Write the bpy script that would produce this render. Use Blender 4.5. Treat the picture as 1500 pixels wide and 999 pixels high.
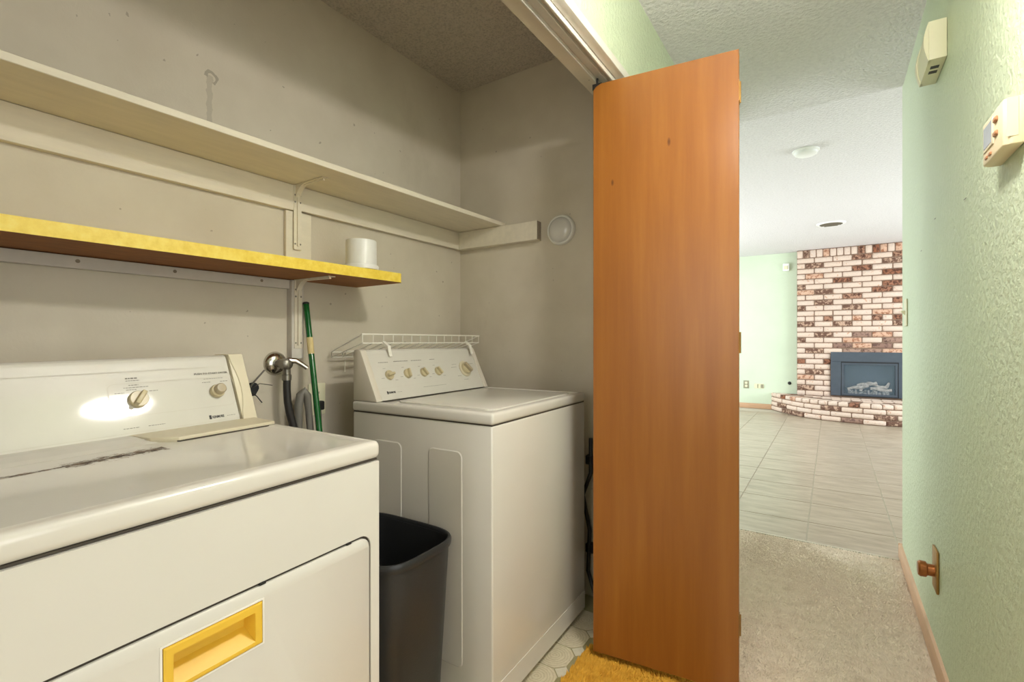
import bpy, bmesh, math, random
import numpy as np
from mathutils import Vector, Matrix, Euler

# ------------------------------------------------------------------ clean
for o in list(bpy.data.objects):
    bpy.data.objects.remove(o, do_unlink=True)
scene = bpy.context.scene
C = scene.collection
PI = math.pi
random.seed(7)

# ------------------------------------------------------------------ camera
F_PX, W_PX = 708.0, 1500.0
YAW = math.atan(468.0 / F_PX)
cam_d = bpy.data.cameras.new('camera')
cam_d.sensor_width = 36.0
cam_d.lens = F_PX / W_PX * 36.0
cam_d.clip_start = 0.02
cam = bpy.data.objects.new('camera', cam_d)
C.objects.link(cam)
cam.location = (0, 0, 1.125)
cam.rotation_euler = (PI / 2, 0, YAW)
scene.camera = cam

# ------------------------------------------------------------------ view / world
vs = scene.view_settings
vs.view_transform = 'Standard'
vs.look = 'None'
vs.gamma = 1.0
vs.use_curve_mapping = False
vs.exposure = 0.0

world = bpy.data.worlds.new('sky')
scene.world = world
world.use_nodes = True
wn = world.node_tree.nodes
wn['Background'].inputs[0].default_value = (0.86, 0.93, 1.0, 1)
wn['Background'].inputs[1].default_value = 1.2


def area_light(name, loc, rot, sx, sy, power, col):
    d = bpy.data.lights.new(name, 'AREA')
    d.shape = 'RECTANGLE'
    d.size, d.size_y = sx, sy
    d.energy = power
    d.color = col
    o = bpy.data.objects.new(name, d)
    C.objects.link(o)
    o.location = loc
    o.rotation_euler = rot
    return o


# daylight entering through the living room windows (left and right walls), then two added fill lamps
LIV_R = area_light('daylight_living_right', (3.55, 6.2, 1.35), (0, PI / 2, 0), 2.0, 3.2, 195, (0.90, 0.96, 1.0))
LIV_L = area_light('daylight_living_left', (-3.55, 6.4, 1.35), (0, -PI / 2, 0), 2.0, 3.2, 178, (0.90, 0.96, 1.0))
HALL_FILL = area_light('fill_light_hall_rear', (-0.02, -2.08, 1.45), (PI / 2, 0, 0), 0.75, 1.5, 20, (1.0, 0.98, 0.95))  # added fill lamp, no such window known behind the camera
ROOM_FILL = area_light('fill_light_added_room', (1.98, -0.05, 1.40), (0, PI / 2, 0), 1.5, 1.5, 20, (1.0, 0.975, 0.95))  # added fill lamp for the closet, outside the added room
LAMP_STRENGTH = 152.0

# ------------------------------------------------------------------ materials
def srgb(r, g, b):
    f = lambda c: (c / 255 / 12.92) if c / 255 <= 0.04045 else ((c / 255 + 0.055) / 1.055) ** 2.4
    return (f(r), f(g), f(b), 1)


class NT:
    def __init__(s, name):
        s.m = bpy.data.materials.new(name)
        s.m.use_nodes = True
        s.t = s.m.node_tree
        s.b = s.t.nodes['Principled BSDF']
        s.co = None

    def n(s, typ, **kw):
        nd = s.t.nodes.new(typ)
        for k, v in kw.items():
            if k in nd.inputs.keys():
                nd.inputs[k].default_value = v
            else:
                setattr(nd, k, v)
        return nd

    def l(s, a, b):
        s.t.links.new(a, b)

    def coord(s, scale=(1, 1, 1), rnd=False):
        tc = s.n('ShaderNodeTexCoord')
        mp = s.n('ShaderNodeMapping')
        mp.inputs['Scale'].default_value = scale
        s.l(tc.outputs['Object'], mp.inputs['Vector'])
        if rnd:
            oi = s.n('ShaderNodeObjectInfo')
            mul = s.n('ShaderNodeMath', operation='MULTIPLY')
            mul.inputs[1].default_value = 37.0
            s.l(oi.outputs['Random'], mul.inputs[0])
            s.l(mul.outputs[0], mp.inputs['Location'])
        return mp.outputs[0]

    def noise(s, vec, scale, detail=4, rough=0.55):
        nd = s.n('ShaderNodeTexNoise')
        nd.inputs['Scale'].default_value = scale
        nd.inputs['Detail'].default_value = detail
        nd.inputs['Roughness'].default_value = rough
        s.l(vec, nd.inputs['Vector'])
        return nd.outputs['Fac']

    def ramp(s, fac, stops):
        r = s.n('ShaderNodeValToRGB')
        e = r.color_ramp.elements
        while len(e) < len(stops):
            e.new(0.5)
        for i, (p, c) in enumerate(stops):
            e[i].position = p
            e[i].color = c if len(c) == 4 else (*c, 1)
        s.l(fac, r.inputs[0])
        return r.outputs[0]

    def mix(s, fac, a, b):
        mx = s.n('ShaderNodeMix', data_type='RGBA')
        if isinstance(fac, (int, float)):
            mx.inputs[0].default_value = fac
        else:
            s.l(fac, mx.inputs[0])
        for k, v in ((6, a), (7, b)):
            if isinstance(v, tuple):
                mx.inputs[k].default_value = v
            else:
                s.l(v, mx.inputs[k])
        return mx.outputs[2]

    def math(s, op, a, b=None, clamp=False):
        m = s.n('ShaderNodeMath', operation=op)
        m.use_clamp = clamp
        for k, v in ((0, a), (1, b)):
            if v is None:
                continue
            if isinstance(v, (int, float)):
                m.inputs[k].default_value = v
            else:
                s.l(v, m.inputs[k])
        return m.outputs[0]

    def color(s, c):
        if isinstance(c, tuple):
            s.b.inputs['Base Color'].default_value = c
        else:
            s.l(c, s.b.inputs['Base Color'])

    def bump(s, h, strength=0.3, dist=0.01):
        bp = s.n('ShaderNodeBump')
        bp.inputs['Strength'].default_value = strength
        bp.inputs['Distance'].default_value = dist
        s.l(h, bp.inputs['Height'])
        s.l(bp.outputs[0], s.b.inputs['Normal'])

    def set(s, rough=0.5, metal=0.0, spec=None, coat=None):
        s.b.inputs['Roughness'].default_value = rough
        s.b.inputs['Metallic'].default_value = metal
        if spec is not None:
            s.b.inputs['Specular IOR Level'].default_value = spec
        if coat is not None:
            s.b.inputs['Coat Weight'].default_value = coat
            s.b.inputs['Coat Roughness'].default_value = 0.08


def var(c, k):
    return tuple(min(1, x * k) for x in c[:3]) + (1,)


def plain(name, c, rough=0.5, metal=0.0, vary=0.06, nscale=12.0, bump=0.0, bscale=80.0, scale=(1, 1, 1), rnd=False, spec=None, coat=None):
    t = NT(name)
    v = t.coord(scale, rnd)
    n = t.noise(v, nscale)
    t.color(t.ramp(n, [(0.3, var(c, 1 - vary)), (0.7, var(c, 1 + vary))]))
    t.set(rough, metal, spec, coat)
    if bump:
        t.bump(t.noise(v, bscale, 3), bump, 0.004)
    return t.m


M = {}


def closet_paint():
    t = NT('closet_paint')
    v = t.coord()
    base = t.ramp(t.noise(v, 3.0, 5), [(0.3, srgb(198, 188, 169)), (0.7, srgb(213, 204, 186))])
    # small scattered scuffs and nail specks
    sp = t.math('GREATER_THAN', t.noise(v, 46, 2, 0.4), 0.765)
    col = t.mix(t.math('MULTIPLY', sp, 0.5), base, srgb(120, 108, 92))
    sm = t.ramp(t.noise(t.coord((1, 1, 0.5)), 2.2, 6, 0.7), [(0.60, (0, 0, 0)), (0.78, (1, 1, 1))])
    col = t.mix(t.math('MULTIPLY', sm, 0.22), col, srgb(150, 138, 118))
    t.color(col)
    t.set(0.72)
    t.bump(t.noise(v, 120, 3), 0.12, 0.003)
    return t.m


def back_wall_paint():
    # the same paint with one drip-shaped patch of old filler
    t = NT('closet_back_paint')
    v = t.coord()
    base = t.ramp(t.noise(v, 3.0, 5), [(0.3, srgb(198, 188, 169)), (0.7, srgb(213, 204, 186))])
    sp = t.math('GREATER_THAN', t.noise(v, 46, 2, 0.4), 0.765)
    col = t.mix(t.math('MULTIPLY', sp, 0.5), base, srgb(120, 108, 92))
    sm = t.ramp(t.noise(t.coord((1, 1, 0.5)), 2.2, 6, 0.7), [(0.60, (0, 0, 0)), (0.78, (1, 1, 1))])
    col = t.mix(t.math('MULTIPLY', sm, 0.22), col, srgb(150, 138, 118))
    sep = t.n('ShaderNodeSeparateXYZ')
    tc = t.n('ShaderNodeTexCoord')
    wob = t.n('ShaderNodeVectorMath', operation='ADD')
    t.l(tc.outputs['Object'], wob.inputs[0])
    nz = t.n('ShaderNodeTexNoise')
    nz.inputs['Scale'].default_value = 45
    t.l(tc.outputs['Object'], nz.inputs['Vector'])
    sc = t.n('ShaderNodeVectorMath', operation='SCALE')
    sc.inputs['Scale'].default_value = 0.016
    t.l(nz.outputs['Color'], sc.inputs[0])
    t.l(sc.outputs[0], wob.inputs[1])
    t.l(wob.outputs[0], sep.inputs[0])
    y, z = sep.outputs[1], sep.outputs[2]
    drip = t.math('MULTIPLY', t.math('LESS_THAN', t.math('ABSOLUTE', t.math('SUBTRACT', y, 0.752)), 0.0085),
                  t.math('MULTIPLY', t.math('GREATER_THAN', z, 1.80), t.math('LESS_THAN', z, 1.968)))
    hook = t.math('MULTIPLY', t.math('LESS_THAN', t.math('ABSOLUTE', t.math('SUBTRACT', t.math('SQRT', t.math('ADD',
                  t.math('POWER', t.math('SUBTRACT', y, 0.757), 2.0), t.math('POWER', t.math('SUBTRACT', z, 1.964), 2.0))), 0.016)), 0.0045),
                  t.math('GREATER_THAN', t.math('ADD', z, t.math('MULTIPLY', y, 0.6)), 2.407))
    col = t.mix(t.math('MULTIPLY', drip, 0.28), col, srgb(120, 112, 96))
    col = t.mix(t.math('MULTIPLY', hook, 0.5), col, srgb(112, 104, 90))
    t.color(col)
    t.set(0.72)
    t.bump(t.noise(v, 120, 3), 0.12, 0.003)
    return t.m


def textured_paint(name, c, bstr=0.35, bscale=70, rough=0.55, dist=0.006):
    t = NT(name)
    v = t.coord()
    t.color(t.ramp(t.noise(v, 2.5, 4), [(0.3, var(c, 0.97)), (0.7, var(c, 1.03))]))
    t.set(rough)
    h = t.ramp(t.noise(v, bscale, 5, 0.6), [(0.38, (0, 0, 0)), (0.62, (1, 1, 1))])
    t.bump(h, bstr, dist)
    return t.m


def popcorn(name, c, speck, bscale=110, bstr=0.8):
    t = NT(name)
    v = t.coord()
    n = t.noise(v, bscale, 3, 0.6)
    t.color(t.ramp(n, [(0.32, var(c, 1 - speck)), (0.55, c), (0.75, var(c, 1.04))]))
    t.set(0.9)
    t.bump(n, bstr, 0.012)
    return t.m


def wood_door():
    t = NT('orange_stained_wood')
    v = t.coord((9, 9, 0.55))
    n1 = t.noise(v, 2.2, 6, 0.6)
    n2 = t.noise(t.coord((70, 70, 1.6)), 3.0, 4)
    c1 = t.ramp(n1, [(0.25, srgb(138, 82, 29)), (0.5, srgb(150, 93, 34)), (0.75, srgb(162, 105, 42))])
    c2 = t.mix(t.math('MULTIPLY', n2, 0.22), c1, srgb(124, 68, 24))
    # two dark pin knots
    tc = t.n('ShaderNodeTexCoord')
    sep = t.n('ShaderNodeSeparateXYZ')
    t.l(tc.outputs['Object'], sep.inputs[0])
    col = c2
    for kx, kz, ka, kb in ((0.257, 1.778, 0.006, 0.016), (0.069, 1.672, 0.0055, 0.013)):
        dx = t.math('POWER', t.math('DIVIDE', t.math('SUBTRACT', sep.outputs[0], kx), ka), 2.0)
        dz = t.math('POWER', t.math('DIVIDE', t.math('SUBTRACT', sep.outputs[2], kz), kb), 2.0)
        k = t.math('SUBTRACT', 1.0, t.math('ADD', dx, dz), True)
        col = t.mix(t.math('MULTIPLY', k, 0.85), col, srgb(84, 42, 14))
    t.color(col)
    t.set(0.33, spec=0.45)
    t.bump(n2, 0.05, 0.002)
    return t.m


def yellow_laminate():
    t = NT('yellow_laminate')
    v = t.coord()
    n = t.noise(v, 38, 5, 0.65)
    t.color(t.ramp(n, [(0.3, srgb(226, 192, 60)), (0.55, srgb(240, 212, 88)), (0.75, srgb(246, 226, 120))]))
    t.set(0.4)
    return t.m


def enamel(name, c):
    t = NT(name)
    v = t.coord()
    t.color(t.ramp(t.noise(v, 4, 3), [(0.3, var(c, 0.98)), (0.7, var(c, 1.02))]))
    t.set(0.22, spec=0.5, coat=0.3)
    return t.m


def dryer_deck_mat():
    t = NT('worn_dryer_enamel')
    c = srgb(216, 211, 200)
    tc = t.n('ShaderNodeTexCoord')
    sep = t.n('ShaderNodeSeparateXYZ')
    t.l(tc.outputs['Object'], sep.inputs[0])
    x, y = sep.outputs[0], sep.outputs[1]
    v = t.coord((60, 17, 1))
    n = t.noise(v, 3.2, 7, 0.8)
    # band that follows a slightly drifting line along the console
    cx = t.math('ADD', t.math('MULTIPLY', t.math('ADD', y, 0.3), -0.06), -0.312)
    d = t.math('ABSOLUTE', t.math('SUBTRACT', x, cx))
    wid = t.math('ADD', 0.014, t.math('MULTIPLY', t.math('GREATER_THAN', y, -0.42), 0.022))
    band = t.math('SUBTRACT', 1.0, t.math('DIVIDE', d, wid), True)
    rng = t.math('MULTIPLY', t.math('LESS_THAN', y, -0.265), t.math('GREATER_THAN', y, -0.62))
    mask = t.math('MULTIPLY', rng, t.math('GREATER_THAN', t.math('ADD', t.math('MULTIPLY', t.math('SUBTRACT', n, 0.42), 4.5), t.math('MULTIPLY', band, 0.95)), 0.98))
    mask = t.math('MULTIPLY', mask, t.math('GREATER_THAN', band, 0.02))
    faint = t.ramp(t.noise(t.coord((3, 7, 1)), 3.0, 6, 0.7), [(0.58, (0, 0, 0)), (0.72, (1, 1, 1))])
    base = t.mix(t.math('MULTIPLY', faint, 0.10), c, srgb(196, 172, 150))
    sp = t.math('GREATER_THAN', t.noise(t.coord(), 60, 2, 0.4), 0.79)
    base = t.mix(t.math('MULTIPLY', sp, 0.5), base, srgb(110, 92, 76))
    t.color(t.mix(mask, base, t.ramp(t.noise(t.coord(), 90, 3), [(0.35, srgb(56, 42, 30)), (0.65, srgb(104, 82, 62))])))
    t.set(0.2, coat=0.3)
    t.l(t.math('ADD', 0.2, t.math('MULTIPLY', mask, 0.6)), t.b.inputs['Roughness'])
    t.l(t.math('MULTIPLY', t.math('SUBTRACT', 1.0, mask), 0.3), t.b.inputs['Coat Weight'])
    return t.m


def carpet_mat(name, a, b, c, ns=9):
    t = NT(name)
    v = t.coord((1, 1, 0.2))
    n = t.noise(v, ns, 6, 0.75)
    n2 = t.noise(t.coord((0.6, 2.2, 0.2)), 16, 4, 0.6)
    t.color(t.mix(t.math('MULTIPLY', n2, 0.7), t.ramp(n, [(0.3, a), (0.6, b)]), c))
    t.set(0.95, spec=0.1)
    return t.m


def tile_mat():
    t = NT('grey_stone_tile')
    v = t.coord((2.2, 9, 1), True)
    n = t.noise(v, 2.0, 6, 0.65)
    t.color(t.ramp(n, [(0.28, srgb(144, 131, 112)), (0.5, srgb(170, 157, 138)), (0.72, srgb(188, 176, 158))]))
    t.set(0.32, spec=0.5)
    t.bump(n, 0.05, 0.003)
    return t.m


def brick_mat(name, face, dark, amount, rough=0.85):
    t = NT(name)
    v = t.coord((1, 1, 1), True)
    n = t.noise(v, 22, 5, 0.7)
    n2 = t.noise(v, 70, 3, 0.6)
    m = t.ramp(n, [(amount, (1, 1, 1)), (amount + 0.08, (0, 0, 0))])
    f = t.ramp(n2, [(0.3, var(face, 0.9)), (0.7, var(face, 1.06))])
    oi = t.n('ShaderNodeObjectInfo')
    f2 = t.mix(t.math('MULTIPLY', oi.outputs['Random'], 0.28), f, srgb(226, 196, 172))
    t.color(t.mix(m, f2, dark))
    t.set(rough)
    t.bump(n2, 0.5, 0.006)
    return t.m


def vinyl_mat(name, a, b, ring):
    t = NT(name)
    v = t.coord()
    n = t.noise(v, 55, 4, 0.6)
    col = t.ramp(n, [(0.3, a), (0.7, b)])
    if ring:
        ln = t.n('ShaderNodeVectorMath', operation='LENGTH')
        tc = t.n('ShaderNodeTexCoord')
        mp = t.n('ShaderNodeMapping')
        mp.inputs['Scale'].default_value = (1, 1, 0)
        t.l(tc.outputs['Object'], mp.inputs[0])
        t.l(mp.outputs[0], ln.inputs[0])
        r = ln.outputs['Value']
        w = t.math('SINE', t.math('MULTIPLY', t.math('ADD', r, t.math('MULTIPLY', n, 0.012)), 620.0))
        col = t.mix(t.math('MULTIPLY', t.math('GREATER_THAN', w, 0.55), 0.35), col, srgb(170, 152, 112))
    t.color(col)
    t.set(0.35)
    return t.m


def glass_mat():
    t = NT('fireplace_glass')
    t.color(srgb(120, 140, 155))
    t.set(0.04, spec=0.6)
    t.b.inputs['Alpha'].default_value = 0.16
    return t.m


def emit_mat(name, c, s):
    t = NT(name)
    t.color(c)
    t.b.inputs['Emission Color'].default_value = c
    t.b.inputs['Emission Strength'].default_value = s
    return t.m


M['closet'] = closet_paint()
M['closet_back'] = back_wall_paint()
M['green'] = textured_paint('green_wall_paint', srgb(205, 217, 186), 0.5, 55, 0.42)
M['daylit'] = textured_paint('daylit_green_wall_paint', srgb(208, 220, 196), 0.2, 60, 0.6)  # same green paint, with its paler daylight tone put into the colour
M['ceil'] = popcorn('textured_grey_ceiling', srgb(226, 223, 224), 0.08, 60, 0.9)
M['ceil_closet'] = popcorn('popcorn_closet_ceiling', srgb(204, 194, 178), 0.30, 120, 1.0)
M['white_trim'] = plain('white_trim_paint', srgb(232, 228, 218), 0.4)
M['track'] = plain('dull_aluminium', srgb(206, 202, 192), 0.45, 0.25)
M['track_dark'] = plain('track_slot', srgb(52, 50, 46), 0.6)
M['cream_board'] = plain('cream_painted_board', srgb(222, 213, 193), 0.6, vary=0.05, nscale=7, bump=0.08, bscale=60, scale=(6, 1, 6))
M['grey_board'] = plain('greyish_painted_board', srgb(206, 200, 190), 0.62, vary=0.07, nscale=9, bump=0.08, bscale=60)
M['endgrain'] = plain('bare_end_grain', srgb(142, 130, 112), 0.8, vary=0.25, nscale=60)
M['door'] = wood_door()
M['door_edge'] = plain('door_edge_wood', srgb(206, 142, 70), 0.4, vary=0.1, scale=(8, 8, 1))
M['brass'] = plain('brass', srgb(164, 124, 66), 0.42, 0.6)
M['copper'] = plain('aged_copper', srgb(164, 100, 52), 0.3, 0.6, vary=0.15, nscale=40)
M['black'] = plain('black_plastic', srgb(28, 27, 27), 0.5)
M['yellow'] = yellow_laminate()
M['chip'] = plain('orange_particle_board', srgb(150, 94, 38), 0.7, vary=0.16, nscale=60, scale=(1, 0.3, 1))
M['enamel'] = enamel('white_appliance_enamel', srgb(216, 212, 202))
M['deck'] = dryer_deck_mat()
M['almond'] = plain('almond_plastic', srgb(214, 204, 176), 0.38, vary=0.03)
M['console'] = plain('console_plastic', srgb(214, 210, 199), 0.06, vary=0.02, spec=0.5)
M['console_side'] = plain('console_side_metal', srgb(214, 206, 190), 0.4, vary=0.02)
M['knob'] = plain('knob_plastic', srgb(196, 182, 146), 0.32, vary=0.04)
M['knob_cap'] = plain('knob_cap_plastic', srgb(176, 162, 134), 0.35, vary=0.04)
M['print'] = plain('grey_print', srgb(120, 116, 106), 0.6)
M['print_dark'] = plain('black_print', srgb(40, 38, 36), 0.5)
M['line'] = plain('pale_print_line', srgb(202, 196, 182), 0.5)
M['seam'] = plain('dark_seam', srgb(70, 62, 52), 0.8)
M['handle_yellow'] = plain('yellow_handle_plastic', srgb(230, 186, 60), 0.38, vary=0.03)
M['bin'] = plain('charcoal_plastic', srgb(40, 41, 42), 0.42, vary=0.06, nscale=50, bump=0.1, bscale=250)
M['chrome'] = plain('chrome', srgb(196, 192, 184), 0.18, 1.0)
M['dull_metal'] = plain('dull_metal', srgb(140, 136, 126), 0.35, 0.8)
M['rubber'] = plain('black_rubber', srgb(40, 38, 36), 0.55)
M['grey_rubber'] = plain('grey_corrugated_plastic', srgb(120, 116, 108), 0.5)
M['broom'] = plain('green_painted_metal', srgb(14, 92, 40), 0.25, vary=0.08, coat=0.4)
M['paper'] = plain('paper_label', srgb(216, 196, 140), 0.7)
M['pot'] = plain('white_plastic', srgb(226, 225, 218), 0.35, vary=0.02)
M['pot_base'] = plain('grey_green_plastic', srgb(176, 180, 170), 0.5)
M['wire'] = plain('white_vinyl_coated_wire', srgb(236, 232, 220), 0.4, vary=0.02)
M['puck'] = plain('milky_plastic', srgb(214, 212, 206), 0.22, vary=0.02, coat=0.4)
M['gold'] = carpet_mat('gold_shag', srgb(190, 122, 26), srgb(234, 176, 62), srgb(240, 192, 84), 34)
M['beige'] = carpet_mat('beige_carpet', srgb(212, 190, 164), srgb(240, 222, 200), srgb(246, 232, 214), 22)
M['tile'] = tile_mat()
M['grout'] = plain('pale_grout', srgb(198, 190, 174), 0.85)
M['vinyl_oct'] = vinyl_mat('cream_vinyl_octagon', srgb(214, 202, 172), srgb(228, 218, 192), True)
M['vinyl_sq'] = vinyl_mat('pale_vinyl_square', srgb(214, 208, 186), srgb(226, 220, 200), False)
M['vinyl_line'] = plain('olive_vinyl_line', srgb(160, 152, 112), 0.5)
M['base_wood'] = plain('pinkish_wood_trim', srgb(206, 166, 134), 0.45, vary=0.08, scale=(1, 1, 6), nscale=9)
M['brick_w'] = brick_mat('whitewashed_brick', srgb(218, 198, 184), srgb(196, 150, 122), 0.33)
M['brick_s'] = brick_mat('speckled_brick', srgb(190, 158, 136), srgb(106, 76, 62), 0.50)
M['brick_r'] = brick_mat('red_brown_brick', srgb(146, 92, 66), srgb(84, 52, 38), 0.45)
M['brick_k'] = brick_mat('pink_brick', srgb(206, 166, 142), srgb(160, 110, 84), 0.42)
M['brick_p'] = brick_mat('purple_brown_brick', srgb(138, 106, 94), srgb(100, 74, 66), 0.42)
M['mortar'] = plain('dark_mortar', srgb(132, 108, 92), 0.95)
M['fp_metal'] = plain('blue_grey_metal', srgb(78, 86, 98), 0.4, 0.3)
M['fp_dark'] = plain('firebox_black', srgb(34, 36, 40), 0.7)
M['glass'] = glass_mat()
M['log'] = plain('ceramic_log', srgb(186, 176, 166), 0.9, vary=0.35, nscale=30, bump=0.6, bscale=60)
M['ember'] = plain('ash_bed', srgb(150, 146, 142), 0.95, vary=0.5, nscale=60)
M['ivory'] = plain('ivory_plastic', srgb(226, 222, 190), 0.4, vary=0.02)
M['thermo'] = plain('cream_thermostat_plastic', srgb(232, 214, 178), 0.4, vary=0.02)
M['lcd'] = plain('grey_lcd', srgb(150, 156, 164), 0.2)
M['brown_btn'] = plain('brown_button', srgb(168, 118, 82), 0.4)
M['white_plastic'] = plain('bright_white_plastic', srgb(240, 240, 238), 0.4, vary=0.01)
M['outlet_tan'] = plain('tan_plate', srgb(150, 146, 122), 0.4)
M['lampglass'] = emit_mat('lit_lamp_glass', (1.0, 0.96, 0.915, 1), LAMP_STRENGTH)
M['glassframe'] = plain('white_window_frame', srgb(235, 235, 232), 0.4)


# ------------------------------------------------------------------ mesh helpers
class B:
    """Collects shapes into one bmesh."""

    def __init__(s):
        s.bm = bmesh.new()

    def box(s, x0, x1, y0, y1, z0, z1, bev=0.0, seg=2, mi=0):
        r = bmesh.ops.create_cube(s.bm, size=1.0)
        vv = r['verts']
        for v in vv:
            v.co = Vector(((x0 + x1) / 2 + v.co.x * (x1 - x0), (y0 + y1) / 2 + v.co.y * (y1 - y0), (z0 + z1) / 2 + v.co.z * (z1 - z0)))
        fs = set(f for v in vv for f in v.link_faces)
        for f in fs:
            f.material_index = mi
        if bev > 0:
            es = list(set(e for v in vv for e in v.link_edges))
            bmesh.ops.bevel(s.bm, geom=es, offset=bev, segments=seg, profile=0.5, affect='EDGES', clamp_overlap=True, material=-1)
        return s

    def prism(s, pts, h0, h1, axis='z', bev=0.0, seg=2):
        """polygon pts (a,b) extruded along axis from h0 to h1"""
        def mk(a, b, h):
            return {'z': (a, b, h), 'y': (a, h, b), 'x': (h, a, b)}[axis]
        lo = [s.bm.verts.new(mk(a, b, h0)) for a, b in pts]
        hi = [s.bm.verts.new(mk(a, b, h1)) for a, b in pts]
        n = len(pts)
        fs = [s.bm.faces.new(lo), s.bm.faces.new(hi)]
        for i in range(n):
            fs.append(s.bm.faces.new((lo[i], lo[(i + 1) % n], hi[(i + 1) % n], hi[i])))
        bmesh.ops.recalc_face_normals(s.bm, faces=fs)
        if bev > 0:
            es = list(set(e for f in fs for e in f.edges))
            bmesh.ops.bevel(s.bm, geom=es, offset=bev, segments=seg, profile=0.5, affect='EDGES', clamp_overlap=True)
        return s

    def lathe(s, prof, seg=32, mat=None):
        """profile of (r, h) about z, closed at r=0 ends; mat places it"""
        mat = mat or Matrix.Identity(4)
        rings = []
        for r, h in prof:
            if r < 1e-6:
                rings.append([s.bm.verts.new(mat @ Vector((0, 0, h)))])
            else:
                rings.append([s.bm.verts.new(mat @ Vector((r * math.cos(2 * PI * i / seg), r * math.sin(2 * PI * i / seg), h))) for i in range(seg)])
        fs = []
        for a, b in zip(rings[:-1], rings[1:]):
            for i in range(seg):
                j = (i + 1) % seg
                if len(a) == 1 and len(b) == 1:
                    continue
                if len(a) == 1:
                    fs.append(s.bm.faces.new((a[0], b[i], b[j])))
                elif len(b) == 1:
                    fs.append(s.bm.faces.new((a[i], a[j], b[0])))
                else:
                    fs.append(s.bm.faces.new((a[i], a[j], b[j], b[i])))
        if len(rings[0]) > 1:
            fs.append(s.bm.faces.new(rings[0]))
        if len(rings[-1]) > 1:
            fs.append(s.bm.faces.new(rings[-1]))
        bmesh.ops.recalc_face_normals(s.bm, faces=fs)
        return s

    def tube(s, pts, r, seg=8, rs=None):
        pts = [Vector(p) for p in pts]
        n = len(pts)
        rings = []
        up = None
        for i, p in enumerate(pts):
            t = (pts[min(i + 1, n - 1)] - pts[max(i - 1, 0)]).normalized()
            if up is None:
                up = Vector((0, 0, 1)) if abs(t.z) < 0.9 else Vector((1, 0, 0))
            a = t.cross(up).normalized()
            b = a.cross(t).normalized()
            up = b
            rr = rs[i] if rs else r
            rings.append([s.bm.verts.new(p + a * rr * math.cos(2 * PI * k / seg) + b * rr * math.sin(2 * PI * k / seg)) for k in range(seg)])
        fs = []
        for a, b in zip(rings[:-1], rings[1:]):
            for k in range(seg):
                fs.append(s.bm.faces.new((a[k], a[(k + 1) % seg], b[(k + 1) % seg], b[k])))
        fs.append(s.bm.faces.new(rings[0]))
        fs.append(s.bm.faces.new(rings[-1]))
        bmesh.ops.recalc_face_normals(s.bm, faces=fs)
        return s

    def xf(s, m):
        bmesh.ops.transform(s.bm, matrix=m, verts=s.bm.verts)
        return s

    def obj(s, name, mats, parent=None, smooth=True, angle=40):
        me = bpy.data.meshes.new(name)
        s.bm.normal_update()
        s.bm.to_mesh(me)
        s.bm.free()
        return link(name, me, mats, parent, smooth, angle)


def link(name, me, mats, parent=None, smooth=True, angle=40):
    for m in (mats if isinstance(mats, (list, tuple)) else [mats]):
        me.materials.append(M[m])
    if smooth and len(me.polygons):
        me.polygons.foreach_set('use_smooth', [True] * len(me.polygons))
        me.set_sharp_from_angle(angle=math.radians(angle))
    o = bpy.data.objects.new(name, me)
    C.objects.link(o)
    o.parent = parent
    return o


def empty(name, loc=(0, 0, 0), rot=None):
    o = bpy.data.objects.new(name, None)
    o.empty_display_size = 0.05
    C.objects.link(o)
    o.location = loc
    if rot is not None:
        o.rotation_euler = rot
    return o


def tag(o, label, cat, group=None):
    o['label'] = label
    o['category'] = cat
    if group:
        o['group'] = group
    return o


def struct(o, label=None, cat=None):
    o['kind'] = 'structure'
    if label:
        o['label'] = label
    if cat:
        o['category'] = cat
    return o


def text_mesh(txt, size, mat4, name, material, parent, depth=0.0004, bold=0.0, width=None):
    cu = bpy.data.curves.new('txt', 'FONT')
    cu.body = txt
    cu.size = size
    cu.extrude = depth
    cu.offset = bold
    cu.resolution_u = 2
    o = bpy.data.objects.new('txt', cu)
    C.objects.link(o)
    dg = bpy.context.evaluated_depsgraph_get()
    me = bpy.data.meshes.new_from_object(o.evaluated_get(dg))
    bpy.data.objects.remove(o, do_unlink=True)
    bpy.data.curves.remove(cu)
    if width:
        xs = [v.co.x for v in me.vertices]
        k = width / (max(xs) - min(xs))
        me.transform(Matrix.Diagonal((k, 1, 1, 1)))
    me.transform(mat4)
    me.materials.clear()
    return link(name, me, material, parent, smooth=False)


def rrect(x0, x1, y0, y1, r, n=5):
    pts = []
    for cx, cy, a0 in ((x1 - r, y1 - r, 0), (x0 + r, y1 - r, 90), (x0 + r, y0 + r, 180), (x1 - r, y0 + r, 270)):
        for i in range(n + 1):
            a = math.radians(a0 + 90 * i / n)
            pts.append((cx + r * math.cos(a), cy + r * math.sin(a)))
    return pts


# ------------------------------------------------------------------ dimensions (metres)
XR = 0.305         # hall right wall
XL = -0.617        # hall side of the closet wall
XI = -0.757        # closet side of the same wall
XB = -1.633        # closet back wall
YE = 1.976         # closet end wall
YS = -0.42         # closet start wall (behind the camera's view)
YJ = 1.735         # jamb of the closet opening
YO = -0.25         # other jamb
ZH = 2.06          # opening height
H1, H2 = 2.43, 2.55
YC = 3.165         # carpet / tile boundary
YW = 3.22          # end of the hall walls
YF = 8.98          # living room far wall
XA, XZ = -3.3, 3.3  # living room left / right

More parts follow.
